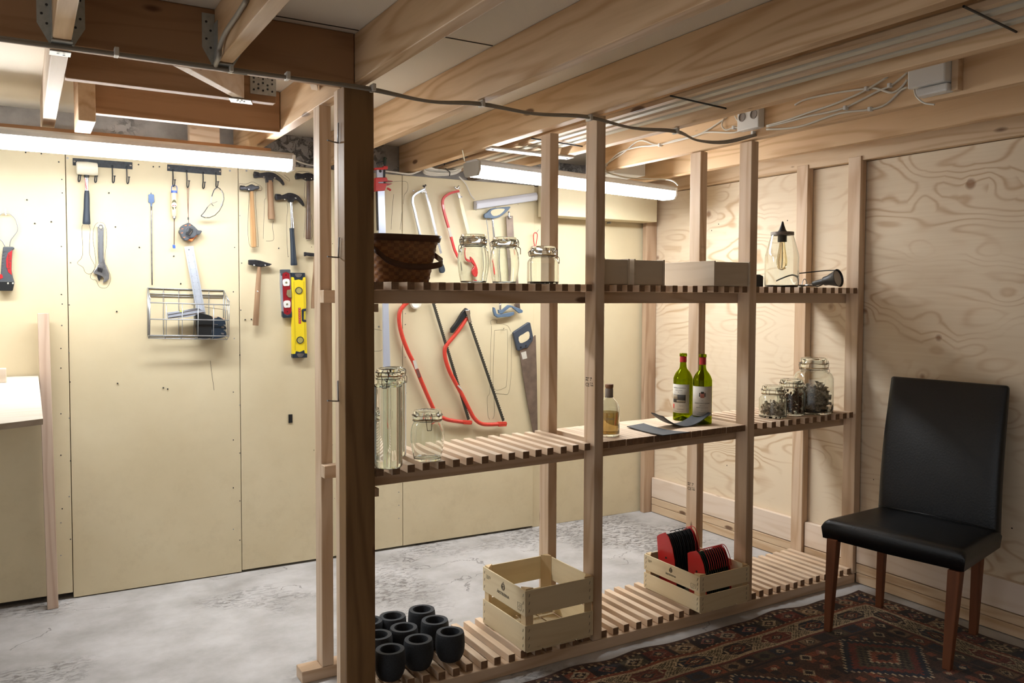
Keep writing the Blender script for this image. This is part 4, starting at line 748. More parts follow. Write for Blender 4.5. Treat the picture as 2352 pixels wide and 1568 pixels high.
# ---- red loop, nail
t = thing('red_loop', 'red plastic loop hung on a nail just left of the rear post', 'loop', W((1229,560), .03))
wt(t, 'loop', kc((1448,835),(1438,760),(1445,730),(1458,725),(1470,735),(1470,770),(1458,836)), .03, .0028, RED, closed=True); wp(t, 'tool_end', kc((1440,835),(1465,835),(1468,900),(1438,900)), .024, .010, RED, .002)
m = MB(); m.tube([W(kc((1458,735))[0], .0), W(kc((1485,698))[0], .05)], .0015, 6); tag(m.build('nail', STEEL, loc=W(kc((1458,735))[0], 0)), 'nail that the red loop hangs on', 'nail')
# ---- bow saws
def bowsaw(label, frame, blade, n, grip=None):
    t = thing('bow_saw', label, 'bow saw', W(frame[0], .03)); m = MB()
    m.tube(smoothpts([W(p, .03) for p in frame], 5), .0115, 12); m.build('tube_frame', ORED, t, smooth=2)
    a, b = blade; A, B = W(a, .032), W(b, .032); d = (B-A).normalized(); side = d.cross(WN).normalized()
    if side.x < 0: side = -side
    m = MB(); poly = [A-side*.010, A+side*.006]
    Ln = (B-A).length
    for i in range(n): poly += [A+d*(Ln*(i+.25)/n)+side*.0115, A+d*(Ln*(i+.6)/n)+side*.006, A+d*(Ln*(i+1)/n)+side*.006]
    poly += [B-side*.010]; m.prism(poly, [p-WN*.0016 for p in poly]); m.build('toothed_blade', plain('blackened_blade', (62,60,52), .5, metal=.3), t); return t
t = bowsaw('large bow saw with an orange-red frame behind the small clip-top jar', kd((350,45),(310,80),(278,130),(275,215),(300,330),(350,460),(400,560),(470,730),(545,900),(580,960),(640,1000),(720,1020),(865,1035)), kd((548,30),(845,1010)), 64)
wp(t, 'end_plate', kd((795,1015),(865,1018),(862,1052),(800,1048)), .022, .018, ORED, .002); wp(t, 'paper_sticker', kd((385,528),(410,522),(430,590),(405,600)), .0418, .0008, PAPER); wp(t, 'dark_sticker', kd((410,602),(433,595),(455,660),(430,668)), .0418, .0008, plain('brown_sticker', (110,70,62), .6))
t = bowsaw('smaller bow saw with a red frame and black hand guard', kd((830,175),(780,250),(720,330),(670,390),(648,430),(650,500),(680,600),(730,700),(790,810),(850,930),(890,1000),(940,1040),(1010,1050),(1150,1042)), kd((845,190),(1130,1020)), 44)
wp(t, 'hand_guard', kd((822,95),(855,115),(860,150),(820,170),(770,235),(720,300),(702,302),(700,265),(740,215),(790,130)), .022, .022, BLK, .004); wp(t, 'lever', kd((815,115),(848,112),(865,200),(872,215),(845,215),(830,160)), .044, .006, CHROME, .001)
wp(t, 'end_plate', kd((1085,1030),(1152,1028),(1155,1065),(1090,1068)), .022, .018, ORED, .002); wp(t, 'paper_sticker', kd((748,730),(765,728),(795,765),(790,775)), .0418, .0008, PAPER)
# ---- handsaw
t = thing('hand_saw', 'hand saw with a grey-blue handle and brown tarnished blade', 'hand saw', W((1205,780), .02))
wp(t, 'blade', kd((1260,440),(1385,320),(1392,320),(1400,600),(1408,1100),(1385,1132),(1370,1110),(1330,900),(1285,640)), .016, .003, RUST)
wp(t, 'handle', kd((1208,300),(1225,285),(1335,212),(1350,218),(1372,330),(1368,365),(1325,425),(1300,425),(1255,448),(1243,440),(1230,390)), .008, .020, plain('grey_blue_handle', (58,66,78), .45), .004)
wp(t, 'hand_opening', smooth2(kd((1253,335),(1290,310),(1325,288),(1340,300),(1338,345),(1300,375),(1262,382)), 2), .0285, .0008, YEL); wp(t, 'price_label', kd((1272,462),(1312,450),(1322,508),(1285,518)), .0195, .0008, PAPER)
for q in kd((1270,418),(1312,405),(1348,348)): wscrew(t, q, .028, .006, DSTEEL)
tag(MB().tube([W(kd((1132,262))[0], 0), W(kd((1132,262))[0], .03)], .002, 6).build('nail', DSTEEL, loc=W(kd((1132,262))[0], 0)), 'dark nail inside the empty traced saw outline', 'nail')
tag(MB().lathe([(.020,.002),(.034,.010),(.034,.022),(.026,.026),(.020,.022)], W(kd((398,55))[0], 0), 28, WN).build('cable_holder', WHNYL, loc=W(kd((398,55))[0], 0), smooth=True), 'round cream fitting on the wall under the front shelf rail', 'fitting')
# ---- white cable coil on top of the panels
t = thing('cable_coil', 'bundle of looped white cable resting on top of the wall panels', 'cable coil', W((1010,390), .02)); m = MB()
for k_ in range(6):
    x0, x1 = 500-k_*6+k_*9, 838-k_*5; yb, yt = 232-k_*9, 60+k_*14
    m.tube(smoothpts([W(p, .02+.012*(k_ % 3)) for p in kc((x1,yt),(x1+8,140+k_*3),(x1-60,215-k_*4),(x0+120,yb),(x0+20,yb-10),(x0-5,190-k_*5),(x0+25,150+k_*4),(560+k_*12,175+k_*2))], 5), .0052, 8)
m.build('loops', CABW, t, smooth=2); wt(t, 'cable_tie', kc((670,125),(690,180),(720,205),(718,240)), .055, .0025, BLK)
cable('wall_cable', 'white double cable along the top of the panels, from the clamp to the coil', [W(p, .02) for p in kc((150,195),(250,208),(370,222),(440,205),(520,165))], .005)
cable('wall_cable', 'thin cable end drooping from the right end of the left tube lamp', [onz(678,368,2.04), W((700,376), .06), W((725,380), .05), W((760,376), .05)], .0038)
cable('panel_cable', 'white cable hanging down the wall to the slanted white housing', [W(p, .02) for p in kc((770,60),(800,100),(830,140),(870,150))], .0045)
tag(MB().tube([W((1395,512), .0), W((1402,511), .03)], .006, 10).build('wall_bolt', STEEL, loc=W((1395,512), 0)), 'steel bolt end under the boxed-in upper section of the wall', 'bolt')
tag(MB().box(*(lambda a: (a.x-.010, a.x+.010, a.y-.003, a.y+.002, a.z-.022, a.z+.022))(W((667,961), .002))).build('black_tape', BLK, loc=W((667,961), 0)), 'small black scrap of tape on the cream panel below the levels', 'tape')
# ---- workbench on the left with leaning stud
t = thing('workbench', 'plywood workbench top fixed to the wall at the left edge', 'workbench', (-.3, 3.5, 1.05))
m = MB(); z = 1.052; q = [onz(99,961,z), onz(0,973,z)]; f0_, f1_ = q[1], q[0]; ex = f0_+(f0_-f1_)*6
P = [ex, f1_, Vector((.058, 4.305, z)), Vector((ex.x, 4.305, z))]
m.prism([p-Vector((0,0,.018)) for p in P], P); m.build('bench_top', PLX, t, bevel=.001)
MB().box(-.75, -.69, 3.0, 3.06, 0, z-.018).build('leg', PZ, t); MB().box(-.75, -.69, 4.2, 4.26, 0, z-.018).build('leg', PZ, t); MB().box(-.75, -.02, 4.255, 4.30, z-.075, z-.018).build('support_batten', PX, t)
tag(MB().box(-.30, -.062, 4.02, 4.07, z+.0005, z+.058).build('wood_block', PLX, loc=(-.3,4.02,z), bevel=.002), 'small pale wooden block lying on the workbench', 'block')
a, b_ = onz(120,1391,.0), W((98,721), .025); b_.z = 1.335
o = MB().hexa([(.074,4.215,.001),(.118,4.215,.001),(.118,4.262,.001),(.074,4.262,.001),(.058,4.243,1.335),(.103,4.243,1.335),(.103,4.288,1.335),(.058,4.288,1.335)]).build('leaning_stud', pine('grey_pink_stud', 2, (206,184,164), (182,154,134), seed=21), loc=(.09,4.24,0), bevel=.002)
tag(o, 'upright wooden stud leaning on the cream wall beside the workbench', 'stud')
# ================================================================== THINGS ON THE SHELVES
ZU, ZM, ZB = zu(2)+SL+.001, zm(2.4)+SL+.001, .0455+SL+.001
def deck(x): return zm(x)+SL+.001
def stand(x0, x1, yb, yt, z=None, Y=None):   # pixel extents -> centre, radius, height
    cx = (x0+x1)/2
    if z is not None: p = onz(cx, yb, z)
    else: p = ony(cx, yb, Y); p.z = ZU
    h = Vector((p.x, p.y, 0)).normalized(); r = (x1-x0)/2/FPX*(p-EYE).dot(_f)
    if z is not None: p = p+h*r
    r = (x1-x0)/2/FPX*(p-EYE).dot(_f); d = ray(cx, yt); zt = EYE.z+d.z*(math.hypot(p.x, p.y)/math.hypot(d.x, d.y)); return p, r, zt-p.z
def jar(label, p, r, h, neck=.84, body=.76, ang=0, square=False, fill=None, fillh=.5, group='clip-top glass jars', tall=False):
    t = thing('clip_top_jar', label, 'jar', p, group)
    hb = h*body; w = .0032; rn = r*neck*.93
    if square: pr = [(r*.90, 0), (r*.97, h*.02), (r, h*.07), (r, hb*.74), (r*.97, hb*.86), (r*.86, hb*.95), (rn, hb)]
    else: pr = [(r*.74, 0), (r*.80, h*.015), (r*.90, hb*.22), (r*.98, hb*.45), (r, hb*.6), (r*.97, hb*.78), (r*.90, hb*.92), (rn, hb)]
    if tall: pr = [(r*.86, 0), (r*.93, h*.008), (r*.99, h*.03), (r, h*.1), (r, hb*.9), (r*.96, hb*.95), (rn, hb)]
    s = smoothpts([(a, b, 0) for a, b in pr], 3); outer = [(q.x, q.y) for q in s]+[(rn, hb+h*.02), (rn*1.06, hb+h*.03), (rn*1.06, hb+h*.05), (rn, hb+h*.06)]
    inner = [(max(a-w, .001), max(b, .006)) for a, b in outer if b > .006]; inner = [(a, b) for a, b in inner]
    prof = [(0.0005, .004)]+[outer[0]]+outer[1:]+[(rn-w, hb+h*.06)]+inner[::-1][1:]+[(outer[0][0]-w, .007), (.0005, .0075)]
    m = MB(); m.lathe(prof, p, 40, cap=False); g = m.build('glass_body', GLASS, t, smooth=True, fixn=False)
    bm = bmesh.new(); bm.from_mesh(g.data); bmesh.ops.remove_doubles(bm, verts=bm.verts, dist=.0012); bmesh.ops.holes_fill(bm, edges=[e for e in bm.edges if e.is_boundary]); bmesh.ops.recalc_face_normals(bm, faces=bm.faces); bm.to_mesh(g.data); bm.free()
    zl = hb+h*.068; rl = rn*1.1; hl = h-zl
    m = MB(); m.lathe([(.0005, h*.98-.0045),(rn*.66,h*.98-.0045),(rn*.80,zl+hl*.4),(rn*.84,zl-.001),(rn*.95,zl-.001),(rl, zl+.001),(rl*1.01, zl+hl*.3),(rl,zl+hl*.42),(rl*.92,zl+hl*.5),(rl*.95,zl+hl*.75),(rl*.90,h*.995),(rl*.80,h),(rl*.7,h*.985),(.0005,h*.98)], p, 40); m.build('glass_lid', GLASS, t, smooth=True)
    m = MB(); m.lathe([(rn*.99,zl-.003),(rn*1.07,zl-.003),(rn*1.07,zl+.0005),(rn*.99,zl+.0005)], p, 32, cap=False); m.build('seal_ring', plain('rubber_seal', (196,160,110), .6) if 'rubber_seal' not in MAT else MAT['rubber_seal'], t, smooth=True)
    # wire bail: ring round the neck, hinge, clasp
    zr = hb+h*.035; rr = rn*1.09; m = MB()
    m.tube([p+Vector((rr*math.cos(a*PI/16), rr*math.sin(a*PI/16), zr)) for a in range(32)], .0011, 6, closed=True)
    m.tube([p+Vector((rl*1.03*math.cos(a*PI/16), rl*1.03*math.sin(a*PI/16), zl+hl*.45)) for a in range(32)], .0010, 6, closed=True)
    u = Vector((math.cos(ang), math.sin(ang), 0)); v = Vector((-u.y, u.x, 0)); zz = Vector((0,0,1)); b0 = p+u*(rr+.002)
    for s_ in (-1, 1):
        m.tube(smoothpts([b0+v*s_*.010+zz*zr, b0+u*.003+v*s_*.012+zz*(zl+hl*.2), b0+u*.001+v*s_*.010+zz*(zl+hl*.6), b0-u*.004+v*s_*.007+zz*(zl+hl*.75)], 3), .0012, 6)
        m.tube(smoothpts([b0+v*s_*.010+zz*zr, b0+u*.009+v*s_*.009+zz*(zr-.006), b0+u*.010+v*s_*.007+zz*(zr-.028)], 3), .0011, 6)
        m.tube([b0-u*2*(rr+.002)+v*s_*.008+zz*zr, b0-u*(2*rr+.008)+v*s_*.008+zz*(zl+hl*.3), b0-u*2*(rr-.002)+v*s_*.006+zz*(zl+hl*.6)], .0012, 6)
    m.tube([b0+u*.010+v*.007+zz*(zr-.028), b0+u*.010-v*.007+zz*(zr-.028)], .0011, 6); m.build('wire_clasp', DWIRE, t, smooth=2)
    if fill:
        m = MB(); rnd = random.Random(int(r*1e5)); ri = r-w-.004; zt = hb*fillh
        for i in range(fill[1]):
            a = rnd.uniform(0, 2*PI); q = math.sqrt(rnd.random())*ri*.9; z = rnd.uniform(.012, max(.02, zt*(1-.25*rnd.random()))); sz = fill[2]*rnd.uniform(.6, 1.2)
            c_ = p+Vector((q*math.cos(a), q*math.sin(a), z)); M3 = Matrix.Rotation(rnd.uniform(0, 6), 3, 'X') @ Matrix.Rotation(rnd.uniform(0, 6), 3, 'Z')
            rows = []
            k = rnd.uniform(1.2, 2.6)
            for ii in range(6):
                th = (ii/5-.5)*k; row = []
                for jj in range(3):
                    wv = (jj-1)*fill[3]*rnd.uniform(.7, 1.2); row.append(c_+M3 @ Vector((math.sin(th)*sz, (1-math.cos(th))*sz, wv)))
                rows.append(row)
            # keep inside the glass
            rows = [[(lambda e: Vector((p.x+(e.x-p.x)*min(1, ri/max(1e-6, math.hypot(e.x-p.x, e.y-p.y))), p.y+(e.y-p.y)*min(1, ri/max(1e-6, math.hypot(e.x-p.x, e.y-p.y))), min(max(e.z, p.z+.009), p.z+zt))))(e) for e in row] for row in rows]
            m.sheet(rows, (0, 0, .0016))
        o = m.build(fill[4], fill[0], t, smooth=2); o['kind'] = 'stuff'
    return t
p, r, h = stand(1050.7, 1124, 648, 538.5, Y=2.80); jar('bulging empty clip-top jar beside the basket, left of a touching pair', p, r, h, .84, .75, ang=3.3)
p, r, h = stand(1124.6, 1192.5, 648.5, 545, Y=2.80); jar('empty clip-top jar, right-hand one of the touching pair on the upper shelf', p, r, h, .86, .76, ang=-.5)
p, r, h = stand(1210.4, 1283.7, 650, 565.6, Y=2.78); jar('short empty clip-top jar standing alone on the upper shelf', p, r, h, .82, .70, ang=-.6, square=True)
p, r, h = stand(860, 924.5, 1079, 845, z=deck(1.1)); jar('tallest clip-top jar, half hidden by the corner post on the middle shelf', p, r, h, .86, .86, ang=-2.2, tall=True)
p, r, h = stand(873, 933, 1053, 843, z=deck(1.1)); jar('tall clip-top jar standing right behind the tallest one', p, r, h, .90, .87, ang=.2, tall=True)
p, r, h = stand(943, 1020.5, 1062, 941, z=deck(1.2)); jar('empty clip-top jar on the slats right of the two tall jars', p, r, h, .86, .76, ang=-1.9)
p, r, h = stand(1743.6, 1806, 961.5, 885, z=deck(3)); jar('small clip-top jar half full of dried mushrooms, lowest of the three', p, r, h, .82, .70, ang=.3, square=True, fill=(MUSH, 130, .012, .006, 'dried_mushrooms'), fillh=.72)
p, r, h = stand(1786, 1847, 955.5, 870, z=deck(3)); jar('clip-top jar full of dark dried chanterelles, the middle of three', p, r, h, .84, .74, ang=-2.1, square=True, fill=(MUSHD, 190, .010, .006, 'dried_mushrooms'), fillh=.98)
p, r, h = stand(1823, 1911, 952.5, 821, z=deck(3.2)); jar('largest clip-top jar, filled with grey dried mushroom slices', p, r, h, .70, .76, ang=-.4, square=True, fill=(MUSH, 200, .022, .009, 'dried_mushrooms'), fillh=.72)
# ---- cork bottle with amber liquid
p, r, h = stand(1374, 1422.6, 1003, 882, z=deck(2.1)); t = thing('cork_bottle', 'glass bottle with amber liquid, grey capsule and cork by the tall post', 'bottle', p)
def vessel(t, name, prof, mat, p, w=.003, n=40, base=.008):
    inner = [(max(a-w, .001), b) for a, b in prof if b > base]
    pr = [(.0005, .002)]+prof+inner[::-1]+[(prof[0][0]-w-.002, base), (.0005, base)]
    m = MB(); m.lathe(pr, p, n, cap=False); g = m.build(name, mat, t, smooth=True, fixn=False)
    bm = bmesh.new(); bm.from_mesh(g.data); bmesh.ops.remove_doubles(bm, verts=bm.verts, dist=.0012); bmesh.ops.holes_fill(bm, edges=[e for e in bm.edges if e.is_boundary]); bmesh.ops.recalc_face_normals(bm, faces=bm.faces); bm.to_mesh(g.data); bm.free(); return g
sp = lambda P, k=3: [(q.x, q.y) for q in smoothpts([(a, b, 0) for a, b in P], k)]
vessel(t, 'glass_body', sp([(r*.94,0),(r,.006),(r,h*.25),(r,h*.50),(r*.98,h*.56),(r*.80,h*.65),(r*.46,h*.73),(r*.36,h*.77)])+[(r*.34,h*.93)], GLASS, p)
m = MB(); m.lathe([(.0005,.0095),(r-.0042,.0095),(r-.0042,h*.46),(.0005,h*.46)], p, 32); m.build('liquid', LIQ, t, smooth=True)
m = MB(); m.lathe([(r*.36,h*.74),(r*.38,h*.75),(r*.38,h*.91),(r*.36,h*.92)], p, 24, cap=False); m.build('capsule', GREYL, t, smooth=True)
m = MB(); m.lathe([(r*.32,h*.90),(r*.36,h*.935),(r*.40,h*.94),(r*.40,h*.99),(r*.37,h)], p, 24); m.build('cork', CORK, t, smooth=True)
vd = Vector((-p.x, -p.y, 0)).normalized(); sd = Vector((-vd.y, vd.x, 0))
text('herne', .014, PAPER, t, p+vd*(r+.0006)-sd*.014+Vector((0,0,h*.33)), sd, (0,0,1), 'lettering'); text('A', .010, PAPER, t, p+vd*(r+.0006)-sd*.002+Vector((0,0,h*.41)), sd, (0,0,1), 'lettering')
# ---- wine bottles
def curved(t, name, p, r, z0, z1, a0, a1, mat, n=14, th=.0004):
    # a0..a1 angles about the bottle, 0 facing the viewer
    b = math.atan2(-p.y, -p.x); rows = [[p+Vector((r*math.cos(b+a0+(a1-a0)*i/n), r*math.sin(b+a0+(a1-a0)*i/n), z)) for i in range(n+1)] for z in (z0, z1)]
    m = MB(); m.grid(rows); o = m.build(name, mat, t, smooth=2); so_ = o.modifiers.new('s', 'SOLIDIFY'); so_.thickness = th; so_.offset = 1; return o
def curtext(t, body, size, p, r, z, a, mat, align='CENTER', name='lettering'):
    b = math.atan2(-p.y, -p.x)+a; o = text(body, size, mat, t, Vector((0,0,0))+Vector(t['_w']), (1,0,0), (0,1,0), name, .0001, align)
    for v in o.data.vertices:
        x, y, z_ = v.co; an = b+x/r; v.co = (p.x-t['_w'][0]+(r+.0002+z_)*math.cos(an), p.y-t['_w'][1]+(r+.0002+z_)*math.sin(an), p.z-t['_w'][2]+z+y)
    return o
LDK = plain('label_dark', (66,62,56), .8)
def wine(label, x0, x1, yb, yt, foil_n, which):
    p, r, h = stand(x0, x1, yb, yt, z=deck(2.5)); t = thing('wine_bottle', label, 'bottle', p)
    vessel(t, 'glass_body', sp([(r*.93,0),(r,.005),(r,h*.2),(r,h*.58),(r*.97,h*.64),(r*.75,h*.71),(r*.45,h*.765),(r*.36,h*.80),(r*.33,h*.86)])+[(r*.33,h*.955),(r*.39,h*.957),(r*.39,h*.995),(r*.35,h)], GREEN, p, w=.0026, base=.004)
    m = MB(); m.lathe([(r*.30,.004),(r*.8,.004),(r*.45,h*.04),(r*.12,h*.055),(.0005,h*.056)], p, 24, cap=False); m.build('punt', GREEN, t, smooth=True)
    m = MB(); m.lathe([(r*.345,h*(.955-foil_n)),(r*.355,h*(.955-foil_n)),(r*.355,h*.955),(r*.34,h*.956)], p, 24, cap=False); m.build('foil_band', REDP, t, smooth=True)
    lo, hi = h*.12, h*.545; ar = 1.25 if which == 2 else 1.15
    off = .0 if which == 2 else -.45
    curved(t, 'label', p, r+.0006, lo, hi, -ar+off, ar+off, PAPER, 24)
    R2 = r+.0012; ct = lambda b_, s, zf_, a=0, al='CENTER': curtext(t, b_, s, p, R2, lo+(hi-lo)*zf_, a+off, INK, al)
    if which == 1:
        ct('CHATEAU ROUSSELLE', .0068, .86); ct('COTES DE BOURG', .0045, .78); ct('2007', .004, .72)
        curved(t, 'label_picture', p, R2, lo+(hi-lo)*.36, lo+(hi-lo)*.64, -.75+off, .72+off, LDK)
        curved(t, 'label_picture', p, R2+.0005, lo+(hi-lo)*.48, lo+(hi-lo)*.63, -.74+off, -.1+off, INKL); curved(t, 'label_picture', p, R2+.0005, lo+(hi-lo)*.38, lo+(hi-lo)*.45, -.2+off, .7+off, INKL)
        curved(t, 'label_seal', p, R2, lo+(hi-lo)*.14, lo+(hi-lo)*.30, -.80+off, -.55+off, RED); ct('Grand vin', .0045, .24, .3); ct('MIS EN BOUTEILLE', .0040, .12, .2)
        ct('APPELLATION CONTROLEE', .0035, .04, 0)
    else:
        curved(t, 'label_crest', p, R2, lo+(hi-lo)*.62, lo+(hi-lo)*.80, -.20, .20, plain('crest_rose', (176,112,96), .7)); curved(t, 'label_crest', p, R2+.0004, lo+(hi-lo)*.76, lo+(hi-lo)*.83, -.15, .15, LDK)
        for a in (-.32, .22): curved(t, 'label_crest', p, R2, lo+(hi-lo)*.66, lo+(hi-lo)*.79, a, a+.10, LDK)
        for b_, s, zf_ in (('1997', .0035, .52), ('CHATEAU HAUT-CASTENET', .0058, .42), ('BORDEAUX', .0042, .345), ('APPELLATION BORDEAUX CONTROLEE', .0031, .28), ('2012', .0030, .20), ('MIS EN BOUTEILLE AU', .0030, .11), ('CHATEAU PROPRIETAIRE RECOLTANT', .0028, .05)): ct(b_, s, zf_)
    return t
wine('green wine bottle with a landscape label and red seal, the left of two', 1546, 1589.5, 967, 811, .085, 1)
wine('green wine bottle with a crest label, the right of two', 1590.5, 1634, 975, 813, .105, 2)
# ---- curved slate dish and flat slate
zd = deck(2.4)
m = MB(); rows = []
fr = [(1493,946),(1512,960),(1535,972),(1560,980),(1583,983),(1605,980),(1625,968),(1640,955),(1647,947)]
pf = [onz(x, 985, zd+.001) for x, y in fr]; base = onz(1583, 984, zd); 
L0 = onz(1540, 985, zd); dx = Vector((1, -.10, 0)).normalized(); dy = Vector((.10, 1, 0)).normalized()
c0 = onz(1578, 981, zd)
rows = [[c0+dx*(t_*.128)+dy*w_+Vector((0,0,.001+.052*abs(t_)**1.9+.004*(w_ > .05)*abs(t_))) for t_ in [i/10-1 for i in range(21)]] for w_ in (0, .03, .06, .09)]
m.sheet(rows, (0,0,.0045)); tag(m.build('curved_slate_dish', SLATE, loc=c0, smooth=True), 'upward curving dark slate dish in front of the two wine bottles', 'dish')
q = [onz(x, y, zd+.004) for x, y in ((1440,980),(1478,975.5),(1584,996),(1523,1000.5))]
m = MB(); rows = [[q[0].lerp(q[3], t_).lerp(q[1].lerp(q[2], t_), s_)+Vector((0,0,.008*(2*t_-1)**2*(.4+.6*s_))) for s_ in (0,.33,.66,1)] for t_ in [i/8 for i in range(9)]]
m.sheet(rows, (0,0,-.0035)); tag(m.build('slate_plate', SLATE, loc=q[0], smooth=True), 'flat dark slate plate lying on the boards left of the curved dish', 'plate')
# ---- lamp made of a jar, upper shelf
p, r, h = stand(1757, 1833, 655, 533, Y=2.80); t = thing('jar_lamp', 'table lamp made of a clear bottle jar with a filament bulb inside', 'lamp', p)
vessel(t, 'glass_jar', [(r*.90,0),(r*.97,.005),(r,h*.04),(r,h*.30),(r,h*.54),(r*.985,h*.58),(r*.95,h*.62),(r*.86,h*.72),(r*.74,h*.85),(r*.66,h*.93),(r*.64,h*.95),(r*.64,h*.985)], GLASS, p, w=.0028)
m = MB(); m.lathe([(r*.60,h*.94),(r*.68,h*.945),(r*.68,h*1.0),(r*.2,h*1.01),(.0005,h*1.01)], p, 40); m.build('lid', plain('grey_zinc_lid', (120,112,104), .5, metal=.5, noise_=.2), t, smooth=True)
m = MB(); m.lathe([(r*.26,h*.82),(r*.27,h*.83),(r*.26,h*1.02),(r*.20,h*1.04),(r*.10,h*1.13),(r*.05,h*1.19),(.002,h*1.195)], p, 28); m.build('socket', BLK, t, smooth=True)
m = MB(); m.lathe(sp([(.004,h*.82),(r*.16,h*.81),(r*.18,h*.74),(r*.30,h*.50),(r*.30,h*.42),(r*.22,h*.34),(r*.02,h*.31)]), p, 32); m.build('bulb', AMBER, t, smooth=True)
m = MB(); m.tube([p+Vector((0,0,h*.80)), p+Vector((.002,0,h*.5)), p+Vector((0,0,h*.36))], .0016, 6); m.build('filament_stem', CABG, t)
d = Vector((p.y, -p.x, 0)).normalized()
ZU_ = ZU
# ---- spotlight lying on the shelf
c_ = ony(1926, 640, 2.665); e = ony(1868, 636, 2.80); t = thing('clamp_spotlight', 'black cone-shaped clamp spotlight lying on its side on the upper shelf', 'lamp', (c_.x, c_.y, ZU))
ax = (Vector((c_.x, 2.665, ZU+.0465))-Vector((e.x, 2.80, ZU+.020))); s0 = Vector((e.x, 2.80, ZU+.020)); Ln = ax.length
m = MB(); m.lathe([(.010,0),(.013,.004),(.014,Ln*.38),(.022,Ln*.46),(.024,Ln*.60),(.042,Ln*.98),(.045,Ln),(.043,Ln+.001),(.036,Ln*.9),(.012,Ln*.62),(.0005,Ln*.6)], s0, 36, ax); m.build('shade', BLK, t, smooth=True)
m = MB(); m.lathe([(.0405,Ln*.94),(.0005,Ln*.93)], s0, 32, ax); m.build('reflector', GREYM, t)
b0 = s0-ax.normalized()*.065; m = MB(); m.tube([s0, b0], .0055, 10); m.build('stem', CHROME, t, smooth=2); m = MB(); m.tube([b0, b0-ax.normalized()*.015], .010, 12); m.build('joint', GREYM, t, smooth=2)
m = MB(); m.tube(smoothpts([b0+Vector((0,0,.0)), b0+Vector((.01,0,.03)), b0+Vector((.028,0,.034)), b0+Vector((.045,0,.0))], 4), .0025, 6); m.build('clamp_wire', WIRE, t, smooth=2)
tp = ax.normalized()*Ln
m = MB(); m.tube(smoothpts([s0+tp*.92+Vector((0,-.01,.040)), s0+tp*.5+Vector((0,.02,.050)), s0+Vector((-.06,.03,.052)), s0+Vector((-.13,.03,.047)), (p.x+.05,p.y+.08,ZU+.045)], 5), .0028, 8); m.build('cord', BLK, t, smooth=2)
m = MB(); m.tube(smoothpts([(p.x+.045,2.74,ZU+.010), s0+Vector((-.06,-.05,-.012)), s0+Vector((-.02,-.045,-.014)), s0+tp*.2+Vector((0,-.03,-.008))], 5), .0028, 8); m.build('cord', BLK, t, smooth=2)
a = ony(1742, 640, 2.80); b_ = ony(1753, 640, 2.80)
m = MB(); m.prism([(a.x-.06,2.80,ZU),(b_.x+.002,2.80,ZU),(b_.x+.002,2.80,ZU+.052),(b_.x-.02,2.80,ZU+.060),(a.x-.06,2.80,ZU+.060)], [(a.x-.06,2.90,ZU),(b_.x+.002,2.90,ZU),(b_.x+.002,2.90,ZU+.052),(b_.x-.02,2.90,ZU+.060),(a.x-.06,2.90,ZU+.060)])
tag(m.build('black_box', BLK, loc=(a.x-.06,2.8,ZU), bevel=.003), 'small black box half hidden behind the post, left of the jar lamp', 'box')
# ---- wooden trays on the upper shelf
def tray(label, x0, x1, y0, y1, h, dx=0):
    z = ZU; t = thing('wooden_tray', label, 'box', (x0, y0, z), 'thin wooden trays on the upper shelf')
    sh = lambda y: dx*(y-y0)
    def bx(xa, xb, ya, yb, za, zb, name, mat): MB().hexa([(xa+sh(ya),ya,za),(xb+sh(ya),ya,za),(xb+sh(yb),yb,za),(xa+sh(yb),yb,za),(xa+sh(ya),ya,zb),(xb+sh(ya),ya,zb),(xb+sh(yb),yb,zb),(xa+sh(yb),yb,zb)]).build(name, mat, t, bevel=.001)
    bx(x0, x0+.008, y0, y1, z, z+h+.004, 'side_panel', BOXW); bx(x1-.008, x1, y0, y1, z, z+h+.004, 'side_panel', BOXW)
    bx(x0+.0085, x1-.0085, y0+.004, y0+.012, z+.002, z+h, 'end_panel', BOXX); bx(x0+.0085, x1-.0085, y1-.012, y1-.004, z+.002, z+h, 'end_panel', BOXX); bx(x0+.0085, x1-.0085, y0+.0125, y1-.0125, z, z+.006, 'bottom_panel', BOXX)
tray('thin wooden tray right beside the tall front post', 2.002, 2.135, 2.66, 2.765, .102)
tray('small thin wooden tray in the middle of three', 2.158, 2.322, 2.66, 2.80, .102)
tray('thin wooden tray whose long pale side faces the camera', 2.545, 2.762, 2.60, 2.99, .103, 0)
# ---- woven basket
t = thing('woven_basket', 'dark brown woven splint basket with a drooping band handle', 'basket', (1.10, 2.70, ZU))
bc = Vector((1.182, 2.840, ZU)); HX, HY, HB = .136, .140, .162
def brim(a, f, grow=0):    # rounded rectangle, tapered
    k = .78+.22*f; n_ = 5.; c_, s_ = math.cos(a), math.sin(a)
    q = (abs(c_)**n_+abs(s_)**n_)**(-1/n_); return bc+Vector((c_*q*(HX*k+grow), s_*q*(HY*k+grow), f*HB))
NA, NZ = 44, 13; rows = []
for j in range(NZ*4+1):
    row = []
    for i in range(NA*4):
        a = 2*PI*i/(NA*4); f = j/(NZ*4); ci, cj = i//4, j//4; u = (i % 4)/4; v = (j % 4)/4
        o_ = ((ci+cj) % 2 == 0); bulge = .0020*math.sin(PI*min(1, u+.12))*math.sin(PI*min(1, v+.12))*(1 if o_ else -.8); row.append(brim(a, f, bulge-.002))
    rows.append(row+[row[0]])
m = MB(); m.grid(rows); nb = len(rows[0]); 
m.mi = [((k2 % (nb-1))//4+(k2//(nb-1))//4) % 2 for k2 in range(len(m.f))]; wk = m.build('woven_wall', [WICK, WICKL], t, smooth=2); so_ = wk.modifiers.new('s', 'SOLIDIFY'); so_.thickness = .003; so_.offset = -1
